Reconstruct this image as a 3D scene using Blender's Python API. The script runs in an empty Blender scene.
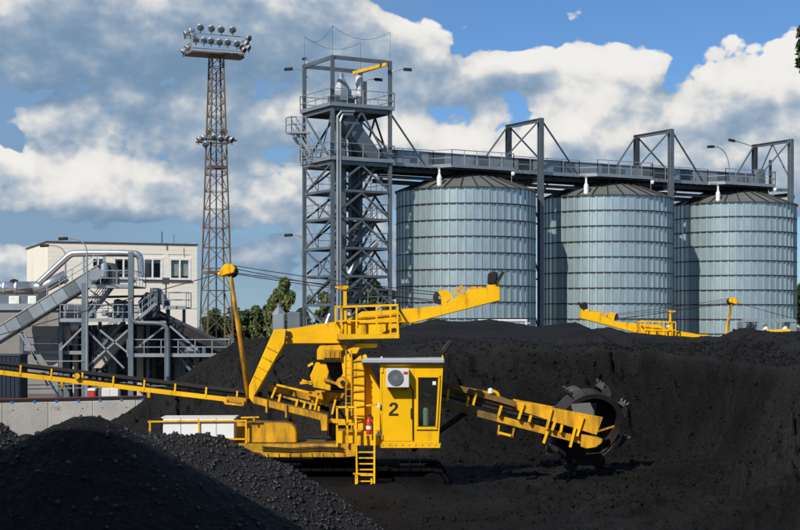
import bpy, math, random
import numpy as np
from mathutils import Vector, Matrix
random.seed(7)
rng = np.random.default_rng(11)
SC = bpy.context.scene
COL = SC.collection

# ------------------------------------------------------------------ camera
F, UC, VH, EYE = 1500.0, 400.0, 325.0, 5.0      # focal length in px of the 800 px wide photo, horizon row, eye height
cam_d = bpy.data.cameras.new('camera')
cam = bpy.data.objects.new('camera', cam_d)
COL.objects.link(cam)
cam.location = (0, 0, EYE)
cam.rotation_euler = (math.radians(90), 0, 0)
cam_d.sensor_width = 36.0
cam_d.lens = 36.0 * F / 800.0
cam_d.shift_y = (VH - 265.0) / 800.0
cam_d.clip_start = 0.1
cam_d.clip_end = 6000
SC.camera = cam
SC.render.resolution_x, SC.render.resolution_y = 1024, 678

def P(u, v, y):
    """photo pixel + distance -> world point"""
    return Vector(((u - UC) / F * y, y, EYE + (VH - v) / F * y))

# ------------------------------------------------------------------ light
SUN_EL, SUN_AZ = math.radians(40), math.radians(32)     # light travels 32 deg right of straight ahead
sun_d = bpy.data.lights.new('sun', 'SUN')
sun_d.energy = 4.8
sun_d.angle = math.radians(0.53)
sun_d.color = (1.0, 0.945, 0.86)
sun = bpy.data.objects.new('sun', sun_d)
COL.objects.link(sun)
ldir = Vector((math.sin(SUN_AZ) * math.cos(SUN_EL), math.cos(SUN_AZ) * math.cos(SUN_EL), -math.sin(SUN_EL)))
sun.rotation_euler = ldir.to_track_quat('-Z', 'Y').to_euler()
sun.location = (-30, -40, 60)

SC.view_settings.view_transform = 'Standard'
SC.view_settings.look = 'None'
SC.view_settings.exposure = 0.0
SC.view_settings.gamma = 1.0
SC.cycles.max_bounces = 5; SC.cycles.diffuse_bounces = 2; SC.cycles.glossy_bounces = 2; SC.cycles.transparent_max_bounces = 8

def make_world():
    w = bpy.data.worlds.new('World')
    SC.world = w
    w.use_nodes = True
    w.cycles.sampling_method = 'MANUAL'; w.cycles.sample_map_resolution = 512
    nt = w.node_tree
    nt.nodes.clear()
    N, L = nt.nodes.new, nt.links.new
    def setin(sock, v):
        if isinstance(v, bpy.types.NodeSocket): L(v, sock)
        else: sock.default_value = v
    def M(op, a, b=0.0, c=0.0, clamp=False):
        n = N('ShaderNodeMath'); n.operation = op; n.use_clamp = clamp
        setin(n.inputs[0], a); setin(n.inputs[1], b)
        if len(n.inputs) > 2: setin(n.inputs[2], c)
        return n.outputs[0]
    def VM(op, a, b=(0, 0, 0), c=(0, 0, 0)):
        n = N('ShaderNodeVectorMath'); n.operation = op
        setin(n.inputs[0], a); setin(n.inputs[1], b)
        if op == 'MULTIPLY_ADD': setin(n.inputs[2], c)
        return n.outputs['Value'] if op == 'DOT_PRODUCT' else n.outputs[0]
    def noise(vec, scale, detail, rough=0.55, col=False, w3=0.0):
        n = N('ShaderNodeTexNoise'); n.noise_dimensions = '2D'
        setin(n.inputs['Vector'], vec); n.inputs['Scale'].default_value = scale
        n.inputs['Detail'].default_value = detail; n.inputs['Roughness'].default_value = rough
        return n.outputs['Color' if col else 'Fac']
    def sstep(x, a, b):
        n = N('ShaderNodeMapRange'); n.interpolation_type = 'SMOOTHSTEP'
        setin(n.inputs['Value'], x)
        for k, v in zip(('From Min', 'From Max', 'To Min', 'To Max'), (a, b, 0, 1)): n.inputs[k].default_value = v
        return n.outputs[0]
    sky = N('ShaderNodeTexSky')
    sky.sky_type = 'NISHITA'; sky.sun_disc = False
    sky.sun_elevation = SUN_EL
    sky.sun_rotation = math.radians(180) + SUN_AZ
    sky.air_density = 1.0; sky.dust_density = 0.25; sky.ozone_density = 2.5; sky.altitude = 200
    tc = N('ShaderNodeTexCoord')
    sep = N('ShaderNodeSeparateXYZ'); L(tc.outputs['Generated'], sep.inputs[0])
    az = M('ARCTAN2', sep.outputs[0], sep.outputs[1])
    el = M('ARCSINE', sep.outputs[2])
    cmb = N('ShaderNodeCombineXYZ')
    L(M('MULTIPLY', az, 15.0), cmb.inputs[0]); L(M('MULTIPLY', el, 15.0), cmb.inputs[1])
    p_x = M('MULTIPLY', M('SINE', az), 15.0)
    p = cmb.outputs[0]                                   # cloud coordinates: angle, about 100 photo px per unit
    # cloud banks: azimuth, elevation, half widths (units of 100 px), cover, brightness
    blobs = [
        # left: broad grey layers, a white bank low down
        (-3.3, 2.75, 1.5, .45, .9, -.45), (-3.9, 2.95, .6, .22, .6, .45), (-1.5, 3.05, 1.5, .34, .9, .05), (-2.1, 2.50, 1.3, .25, .7, -.50),
        (-2.7, 2.08, 1.5, .20, .5, -.15), (-1.0, 2.02, 1.3, .24, .9, .20), (-1.0, 1.75, 1.2, .16, .5, -.2), (-.7, 2.6, .8, .25, .6, -.1),
        (-3.4, 1.50, .9, .40, 1.1, .85), (-2.5, 1.38, .9, .34, 1.1, .60), (-2.9, 1.15, 1.4, .16, .6, -.1), (-1.2, 1.42, .8, .22, .7, .15), (-.9, 1.02, 1.0, .20, .8, .30),
        (-2.6, .72, 2.0, .14, .35, -.45), (-.9, .6, 1.4, .16, .3, -.30), (-3.9, .55, .4, .25, .5, .3),
        (-3.0, 2.32, 1.2, .10, -.5, 0), (-1.9, 1.72, 1.2, .10, -.6, 0), (-2.4, .98, 1.6, .10, -.7, 0),
        # middle
        (.35, 2.88, .95, .34, .9, .55), (1.0, 2.48, 1.15, .36, 1.0, .35), (1.72, 3.02, .42, .13, .9, .35), (.25, 1.9, .8, .42, 1.0, .85),
        (1.3, 2.28, .9, .18, .5, -.55), (.5, 2.55, .6, .2, .3, -.2),
        # right: tall bright cumulus
        (2.1, 2.3, .62, .46, 1.1, .85), (1.9, 1.85, 1.1, .45, 1.0, .70), (2.6, 1.6, 1.5, .45, .9, .35), (4.0, 2.4, .75, .62, 1.2, .95), (3.3, 2.3, .4, .32, .8, .55),
        (3.3, 2.0, .75, .30, .7, -.75), (3.6, 1.55, 1.2, .4, .9, .35), (1.55, 1.75, .3, .25, .2, -.3),
        # openings of blue
        (2.9, 3.1, 1.6, .36, -1.7, 0), (1.4, 3.3, 1.3, .25, -1.6, 0), (1.45, 2.72, .5, .13, -.9, 0), (.25, 3.22, .6, .14, -1.2, 0), (.75, 2.7, .25, .12, -.7, 0), (.5, 2.18, .55, .12, -1.1, 0), (1.15, 2.0, .28, .25, -.9, 0),
        (2.73, 2.5, .16, .30, -1.3, 0), (1.35, 2.85, .25, .2, -1.0, 0), (2.35, 3.0, .5, .25, -.8, 0), (3.5, 3.0, .5, .2, -.6, 0), (-4.1, 1.85, .5, .14, -1.2, 0),
        (-1.5, .95, .9, .10, -.5, -.1),
    ]
    def billow(vec, det):
        vv = VM('MULTIPLY', vec, (1, 1.35, 1))
        vo = N('ShaderNodeTexVoronoi'); vo.voronoi_dimensions = '2D'; vo.feature = 'F1'; L(vv, vo.inputs['Vector'])
        vo.inputs['Scale'].default_value = 2.6; vo.inputs['Detail'].default_value = 2; vo.inputs['Roughness'].default_value = .55
        return M('MULTIPLY_ADD', vo.outputs['Distance'], -.28, M('ADD', noise(vv, 1.25, det, .56), .12))
    def density(vec, want_bright=False):
        wv = VM('SUBTRACT', noise(VM('ADD', vec, (3.1, 7.7, 0)), 0.8, 3, 0.5, True), (0.5, 0.5, 0.5))
        pw = VM('MULTIPLY_ADD', wv, (.95, 0.65, 0), vec)
        cov = M('MULTIPLY_ADD', noise(vec, 0.28, 3), 1.6, -.62)
        bri = M('MULTIPLY_ADD', noise(VM('ADD', vec, (9, 4, 2)), 0.5, 3), 1.2, -.55)
        for cx, cy, rx, ry, c, b in blobs:
            q = VM('MULTIPLY_ADD', pw, (1 / rx, 1 / ry, 0), (-cx / rx, -cy / ry, 0))
            g = M('POWER', 0.3679, VM('DOT_PRODUCT', q, q))
            cov = M('MULTIPLY_ADD', g, c, cov)
            if b and want_bright: bri = M('MULTIPLY_ADD', g, b, bri)
        d = M('ADD', cov, M('MULTIPLY_ADD', billow(VM('MULTIPLY_ADD', wv, (.25, .2, 0), vec), 8 if want_bright else 6), 3.0, -1.5))
        return d, bri
    dens, bright = density(p, True)
    dens1, _ = density(VM('ADD', p, (-.10, .20, 0)))
    alpha = sstep(dens, 0.0, 0.36)
    relief = M('SUBTRACT', dens, dens1)
    thick = sstep(dens, .2, 2.2)
    lit = M('ADD', M('MULTIPLY_ADD', relief, .42, 0.12), M('MULTIPLY', bright, 0.62))
    lit = M('MULTIPLY_ADD', thick, -.12, lit)
    lit = sstep(lit, -0.55, 1.22)
    # thin grey layer high above the cumulus, thicker towards the left
    veil = M('MULTIPLY_ADD', noise(VM('MULTIPLY', p, (.35, 1.1, 1)), .6, 4, .5), 1.3, -.35)
    veil = M('ADD', veil, M('MULTIPLY', p_x, -.16))
    veil = M('MULTIPLY', sstep(veil, .0, 1.0), .85)
    ramp = N('ShaderNodeValToRGB')
    L(lit, ramp.inputs[0])
    e = ramp.color_ramp.elements
    e[0].position = 0.0; e[0].color = (.175, .285, .425, 1)
    e[1].position = 1.0; e[1].color = (.88, .86, .83, 1)
    m = e.new(0.30); m.color = (.295, .39, .51, 1)
    m = e.new(0.55); m.color = (.48, .54, .61, 1)
    m = e.new(0.80); m.color = (.78, .77, .75, 1)
    cl = VM('SCALE', ramp.outputs[0]); cl.node.inputs['Scale'].default_value = 1.0 / 0.1
    skyc = VM('MULTIPLY', sky.outputs[0], (.50, .72, 1.0))
    mv = N('ShaderNodeMix'); mv.data_type = 'RGBA'; L(veil, mv.inputs['Factor']); L(skyc, mv.inputs['A']); mv.inputs['B'].default_value = (2.2, 3.3, 4.7, 1)
    mix = N('ShaderNodeMix'); mix.data_type = 'RGBA'
    L(alpha, mix.inputs['Factor']); L(mv.outputs['Result'], mix.inputs['A']); L(cl, mix.inputs['B'])
    bg = N('ShaderNodeBackground'); bg.inputs['Strength'].default_value = 0.1
    L(mix.outputs['Result'], bg.inputs['Color'])
    out = N('ShaderNodeOutputWorld'); L(bg.outputs[0], out.inputs[0])
make_world()

# ------------------------------------------------------------------ materials
MATS = {}
def mat(name, base, rough=0.6, metal=0.0, var=0.12, vscale=3.0, dirt=None, dirt_amt=0.0, dscale=1.2,
        bump=0.0, bscale=20.0, spec=0.5, streak=False, dust=0.0):
    m = bpy.data.materials.new(name)
    m.use_nodes = True
    nt = m.node_tree
    N, L = nt.nodes.new, nt.links.new
    b = nt.nodes['Principled BSDF']
    b.inputs['Roughness'].default_value = rough
    b.inputs['Metallic'].default_value = metal
    b.inputs['Specular IOR Level'].default_value = spec
    tc = N('ShaderNodeTexCoord')
    oi = N('ShaderNodeObjectInfo')
    n1 = N('ShaderNodeTexNoise'); n1.inputs['Scale'].default_value = vscale; n1.inputs['Detail'].default_value = 6
    L(tc.outputs['Object'], n1.inputs['Vector'])
    hsv = N('ShaderNodeHueSaturation')
    hsv.inputs['Color'].default_value = (*base, 1)
    mr = N('ShaderNodeMapRange')
    L(n1.outputs['Fac'], mr.inputs['Value'])
    mr.inputs['From Min'].default_value = 0.3; mr.inputs['From Max'].default_value = 0.7
    mr.inputs['To Min'].default_value = 1 - var; mr.inputs['To Max'].default_value = 1 + var
    rnd = N('ShaderNodeMapRange'); L(oi.outputs['Random'], rnd.inputs['Value'])
    rnd.inputs['To Min'].default_value = 1 - var * .6; rnd.inputs['To Max'].default_value = 1 + var * .6
    mul = N('ShaderNodeMath'); mul.operation = 'MULTIPLY'
    L(mr.outputs[0], mul.inputs[0]); L(rnd.outputs[0], mul.inputs[1])
    L(mul.outputs[0], hsv.inputs['Value'])
    colr = hsv.outputs[0]
    if dirt:
        n2 = N('ShaderNodeTexNoise'); n2.inputs['Scale'].default_value = dscale; n2.inputs['Detail'].default_value = 8
        n2.inputs['Roughness'].default_value = .68
        if streak:
            mp = N('ShaderNodeMapping'); mp.inputs['Scale'].default_value = (1, 1, .18)
            L(tc.outputs['Object'], mp.inputs[0]); L(mp.outputs[0], n2.inputs['Vector'])
        else:
            L(tc.outputs['Object'], n2.inputs['Vector'])
        r = N('ShaderNodeMapRange'); L(n2.outputs['Fac'], r.inputs['Value'])
        r.inputs['From Min'].default_value = .66 - dirt_amt * .35; r.inputs['From Max'].default_value = .74
        mx = N('ShaderNodeMix'); mx.data_type = 'RGBA'
        L(r.outputs[0], mx.inputs['Factor']); L(colr, mx.inputs['A']); mx.inputs['B'].default_value = (*dirt, 1)
        colr = mx.outputs['Result']
        rr = N('ShaderNodeMapRange'); L(r.outputs[0], rr.inputs['Value'])
        rr.inputs['To Min'].default_value = rough; rr.inputs['To Max'].default_value = min(1, rough + .35)
        L(rr.outputs[0], b.inputs['Roughness'])
    if dust:      # coal dust that has settled on ledges and upward faces
        ge = N('ShaderNodeNewGeometry'); sx = N('ShaderNodeSeparateXYZ'); L(ge.outputs['Normal'], sx.inputs[0])
        nd = N('ShaderNodeTexNoise'); nd.inputs['Scale'].default_value = 4.0; nd.inputs['Detail'].default_value = 6; L(tc.outputs['Object'], nd.inputs['Vector'])
        ml = N('ShaderNodeMath'); ml.operation = 'MULTIPLY_ADD'; L(nd.outputs['Fac'], ml.inputs[0]); ml.inputs[1].default_value = .9; L(sx.outputs[2], ml.inputs[2])
        rd_ = N('ShaderNodeMapRange'); L(ml.outputs[0], rd_.inputs['Value'])
        rd_.inputs['From Min'].default_value = .75; rd_.inputs['From Max'].default_value = 1.35; rd_.inputs['To Max'].default_value = dust
        md = N('ShaderNodeMix'); md.data_type = 'RGBA'; L(rd_.outputs[0], md.inputs['Factor']); L(colr, md.inputs['A']); md.inputs['B'].default_value = (.028, .023, .019, 1)
        colr = md.outputs['Result']
    L(colr, b.inputs['Base Color'])
    if bump:
        n3 = N('ShaderNodeTexNoise'); n3.inputs['Scale'].default_value = bscale; n3.inputs['Detail'].default_value = 6
        L(tc.outputs['Object'], n3.inputs['Vector'])
        bp = N('ShaderNodeBump'); bp.inputs['Strength'].default_value = bump; bp.inputs['Distance'].default_value = .05
        L(n3.outputs['Fac'], bp.inputs['Height']); L(bp.outputs[0], b.inputs['Normal'])
    MATS[name] = m
    return m

YEL = mat('machine_yellow', (.84, .45, .002), .55, 0, .12, 1.5, (.07, .042, .016), .34, 3.0, .15, 14, spec=.25, streak=True, dust=.6)
YELD = mat('machine_yellow_worn', (.72, .36, .012), .6, 0, .2, 2.5, (.030, .020, .013), .66, 3.0, .25, 22, spec=.25, streak=True, dust=.8)
YELB = mat('grime_shade_brown', (.26, .14, .025), .7, 0, .3, 3, (.02, .017, .014), .6, 3.0, .2, 20)  # brown of grime; on the boom by the cab it also holds cab shadow
YELC = mat('cab_yellow', (.80, .445, .001), .5, 0, .06, 1.2, (.30, .17, .03), .22, 2.2, .05, 10, spec=.2, streak=True, dust=.6)
TRACK = mat('shade_black_steel', (.006, .006, .006), .9, 0, .3, 5, spec=.05)  # near black colour stands in for the deep shade under the machine
BUCK = mat('worn_bucket_steel', (.075, .07, .068), .55, .35, .3, 4, (.02, .019, .018), .5, 4, .3, 25)
DARK = mat('dark_steel', (.018, .0175, .0175), .55, .3, .25, 5, (.08, .06, .045), .3, 4)
WHEEL = mat('worn_wheel_steel', (.036, .028, .025), .5, .4, .25, 3, (.03, .027, .025), .45, 3.5, .3, 25)
CHUTE = mat('polished_chute_steel', (.34, .32, .30), .38, .7, .2, 3, (.08, .07, .06), .3, 3)
RUB = mat('black_belt_rubber', (.012, .012, .013), .75, 0, .3, 3)
WHITE = mat('white_paint', (.78, .78, .76), .45, 0, .04, 2, (.35, .31, .26), .10, 2.5, streak=True)
CREAM = mat('cream_cladding', (.84, .78, .67), .8, 0, .03, .6, (.52, .47, .40), .10, .35, streak=True)
PLAS = mat('grey_white_plastic', (.62, .62, .60), .5, 0, .05, 3, (.3, .28, .25), .12, 5)
STEEL = mat('blue_grey_steel', (.135, .165, .19), .48, .35, .16, 1.0, (.10, .085, .07), .18, 1.4, streak=True)
STEELL = mat('pale_galvanised_steel', (.33, .37, .395), .42, .55, .12, 1.0, (.22, .20, .18), .12, 1.6, streak=True)
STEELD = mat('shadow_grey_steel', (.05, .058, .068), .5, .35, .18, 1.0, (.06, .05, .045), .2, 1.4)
DUCT = mat('silver_duct_metal', (.62, .63, .64), .28, .85, .08, 1.0, (.3, .28, .25), .15, 1.2)
BEIGE = mat('beige_sheet', (.47, .40, .33), .7, 0, .1, .8, (.2, .16, .12), .2, .9, streak=True)
RUST = mat('rusty_lattice_steel', (.20, .14, .095), .65, .3, .25, .8, (.10, .06, .04), .45, 1.6)
CONC = mat('concrete', (.52, .49, .44), .85, 0, .10, 1.0, (.20, .19, .175), .25, 1.2, .3, 12)
TRIMB = mat('black_trim', (.02, .018, .018), .6)
BROWNT = mat('brown_roof_trim', (.09, .055, .04), .7)
REDP = mat('red_paint', (.55, .03, .02), .4)
TAPE = mat('red_brown_strip', (.22, .06, .045), .7, 0, .4, 9)
GREYW = mat('grey_render', (.23, .22, .205), .85, 0, .12, .8, (.13, .12, .11), .25, .8, streak=True)
BLUEP = mat('blue_paint', (.006, .016, .034), .5, 0, .15, 1)
BLUEC = mat('bright_blue_plastic', (.03, .20, .45), .45)
HOISTY = mat('hoist_yellow', (.75, .45, .02), .45)
GREYR = mat('cab_roof_grey', (.42, .44, .46), .45, .2, .06, 2, (.25, .24, .22), .15, 2)
SEATM = mat('pale_green_cushion', (.50, .60, .50), .8)
BARK = mat('bark', (.10, .075, .05), .9, 0, .3, 6)
GRIND = mat('hatch_markings', (.06, .058, .055), .9)
PINK = mat('cream_frame_white', (.80, .79, .77), .5)
CURT = mat('pale_blind', (.62, .64, .58), .7)
LAMPG = mat('floodlight_lens', (.10, .12, .14), .12, .3, .1, 4)
LAMPW = mat('lamp_reflector_metal', (.62, .62, .62), .32, .7, .08, 4)

def glass_mat(name, tint, reflect=.12, clear=.55):
    m = bpy.data.materials.new(name); m.use_nodes = True
    nt = m.node_tree; N, L = nt.nodes.new, nt.links.new
    nt.nodes.clear()
    tr = N('ShaderNodeBsdfTransparent'); tr.inputs[0].default_value = (*tint, 1)
    gl = N('ShaderNodeBsdfGlossy'); gl.inputs['Roughness'].default_value = .04
    fr = N('ShaderNodeLayerWeight'); fr.inputs['Blend'].default_value = .5
    pw_ = N('ShaderNodeMath'); pw_.operation = 'POWER'; L(fr.outputs['Facing'], pw_.inputs[0]); pw_.inputs[1].default_value = 4.0
    ad = N('ShaderNodeMath'); ad.operation = 'MULTIPLY_ADD'; ad.use_clamp = True
    L(pw_.outputs[0], ad.inputs[0]); ad.inputs[1].default_value = .85; ad.inputs[2].default_value = reflect
    mx = N('ShaderNodeMixShader'); L(ad.outputs[0], mx.inputs[0]); L(tr.outputs[0], mx.inputs[1]); L(gl.outputs[0], mx.inputs[2])
    o = N('ShaderNodeOutputMaterial'); L(mx.outputs[0], o.inputs[0])
    return m
GLASS = glass_mat('window_glass', (.86, .90, .90), .08)
CGLASS = glass_mat('tinted_cab_glass', (.70, .76, .74), .06)

def silo_mat():
    m = mat('silo_sheet_metal', (.43, .545, .575), .33, .62, .14, .7, (.36, .39, .41), .12, .5, streak=True)
    nt = m.node_tree; N, L = nt.nodes.new, nt.links.new
    b = nt.nodes['Principled BSDF']
    tc = N('ShaderNodeTexCoord'); sp = N('ShaderNodeSeparateXYZ'); L(tc.outputs['Object'], sp.inputs[0])
    s = N('ShaderNodeMath'); s.operation = 'MULTIPLY'; L(sp.outputs[2], s.inputs[0]); s.inputs[1].default_value = 60.0
    w = N('ShaderNodeMath'); w.operation = 'SINE'; L(s.outputs[0], w.inputs[0])
    bp = N('ShaderNodeBump'); bp.inputs['Strength'].default_value = .06; bp.inputs['Distance'].default_value = .02
    L(w.outputs[0], bp.inputs['Height']); L(bp.outputs[0], b.inputs['Normal'])
    return m
SILO = silo_mat()
SILOS = mat('silo_stiffener', (.43, .49, .495), .42, .5, .08, 1)
SILOR = mat('silo_ring_dark', (.045, .038, .036), .6, .4, .15, 1)  # dark brown rings: the shadow line of each ring put into its colour
SILOT = mat('silo_roof_sheet', (.20, .215, .20), .5, .45, .10, .7, (.20, .20, .18), .25, .8)

def coal_mat(name, base, lump_scale, bump, rough=.62, spec=.12):
    m = bpy.data.materials.new(name); m.use_nodes = True
    nt = m.node_tree; N, L = nt.nodes.new, nt.links.new
    b = nt.nodes['Principled BSDF']
    tc = N('ShaderNodeTexCoord')
    def nz(s, d, r=.6):
        n = N('ShaderNodeTexNoise'); n.inputs['Scale'].default_value = s; n.inputs['Detail'].default_value = d
        n.inputs['Roughness'].default_value = r; L(tc.outputs['Object'], n.inputs['Vector']); return n.outputs['Fac']
    big = nz(.45, 6); fine = nz(lump_scale * 1.7, 4, .75)
    r = N('ShaderNodeValToRGB'); L(big, r.inputs[0])
    e = r.color_ramp.elements
    e[0].position = .36; e[0].color = (*[c * .72 for c in base], 1)
    e[1].position = .66; e[1].color = (*[c * c2 for c, c2 in zip(base, (1.5, 1.46, 1.43))], 1)
    mr = N('ShaderNodeMapRange'); L(fine, mr.inputs['Value'])
    mr.inputs['From Min'].default_value = .3; mr.inputs['From Max'].default_value = .75
    mr.inputs['To Min'].default_value = .55; mr.inputs['To Max'].default_value = 1.6
    hs = N('ShaderNodeHueSaturation'); L(r.outputs[0], hs.inputs['Color']); L(mr.outputs[0], hs.inputs['Value'])
    at_ = N('ShaderNodeAttribute'); at_.attribute_name = 'damp_shade'  # darkening: damp on cut coal, painted shade on the near heap
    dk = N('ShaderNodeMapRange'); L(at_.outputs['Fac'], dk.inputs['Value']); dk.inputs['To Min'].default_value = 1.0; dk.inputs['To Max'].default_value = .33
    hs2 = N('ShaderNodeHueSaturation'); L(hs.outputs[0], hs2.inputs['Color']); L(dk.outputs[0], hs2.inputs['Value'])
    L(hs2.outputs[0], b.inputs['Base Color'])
    rr = N('ShaderNodeMapRange'); L(fine, rr.inputs['Value'])
    rr.inputs['From Min'].default_value = .35; rr.inputs['From Max'].default_value = .8
    rr.inputs['To Min'].default_value = rough + .2; rr.inputs['To Max'].default_value = max(.12, rough - .26)
    L(rr.outputs[0], b.inputs['Roughness'])
    b.inputs['Specular IOR Level'].default_value = spec
    vo = N('ShaderNodeTexVoronoi'); vo.inputs['Scale'].default_value = lump_scale; L(tc.outputs['Object'], vo.inputs['Vector'])
    ad = N('ShaderNodeMath'); ad.operation = 'MULTIPLY_ADD'; L(fine, ad.inputs[0]); ad.inputs[1].default_value = 1.2; L(vo.outputs['Distance'], ad.inputs[2])
    bp = N('ShaderNodeBump'); bp.inputs['Strength'].default_value = bump; bp.inputs['Distance'].default_value = .07
    L(ad.outputs[0], bp.inputs['Height']); L(bp.outputs[0], b.inputs['Normal'])
    return m
COAL = coal_mat('fine_coal', (.0118, .0116, .0116), 9.0, .5, .75)
COALG = coal_mat('lump_coal', (.0112, .0110, .0110), 12.0, .8, .5, .3)
LUMP = coal_mat('coal_lump', (.0086, .0085, .0087), 18.0, .4, .40, .6)
LUMPD = coal_mat('dull_coal_lump', (.0075, .0073, .0073), 12.0, .5, .7, .12)
SOIL = mat('yard_dirt', (.11, .10, .085), .95, 0, .25, .3, (.04, .038, .035), .5, .15, .3, 3)

def leaf_mat(name, a, b_):
    m = bpy.data.materials.new(name); m.use_nodes = True
    nt = m.node_tree; N, L = nt.nodes.new, nt.links.new
    b = nt.nodes['Principled BSDF']
    g = N('ShaderNodeNewGeometry')
    r = N('ShaderNodeValToRGB'); L(g.outputs['Random Per Island'], r.inputs[0])
    r.color_ramp.elements[0].color = (*a, 1); r.color_ramp.elements[1].color = (*b_, 1)
    L(r.outputs[0], b.inputs['Base Color']); b.inputs['Roughness'].default_value = .6
    tl = N('ShaderNodeBsdfTranslucent'); L(r.outputs[0], tl.inputs[0])
    mx = N('ShaderNodeMixShader'); mx.inputs[0].default_value = .25
    L(b.outputs[0], mx.inputs[1]); L(tl.outputs[0], mx.inputs[2])
    L(mx.outputs[0], nt.nodes['Material Output'].inputs[0])
    return m
LEAF1 = leaf_mat('willow_leaves', (.075, .115, .03), (.20, .22, .075))
LEAF2 = leaf_mat('dark_leaves', (.025, .05, .014), (.07, .105, .03))

# ------------------------------------------------------------------ mesh helpers
ORG = {}
def link(o, parent=None):
    COL.objects.link(o)
    if parent is not None: o.parent = parent
    return o
def props(o, label=None, cat=None, group=None, kind=None):
    for k, v in (('label', label), ('category', cat), ('group', group), ('kind', kind)):
        if v: o[k] = v
    return o
def thing(name, loc, label, cat, group=None):
    o = bpy.data.objects.new(name, None)
    o.empty_display_size = .3
    link(o); o.location = loc
    ORG[o] = Vector(loc)
    return props(o, label, cat, group)
def org(o): return ORG.get(o, Vector((0, 0, 0))) if o is not None else Vector((0, 0, 0))

def round_path(pts, it=2):
    pts = [Vector(p_) for p_ in pts]
    for _ in range(it):
        q = [pts[0]]
        for a, b in zip(pts, pts[1:]): q += [a.lerp(b, .25), a.lerp(b, .75)]
        pts = q + [pts[-1]]
    return pts

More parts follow.
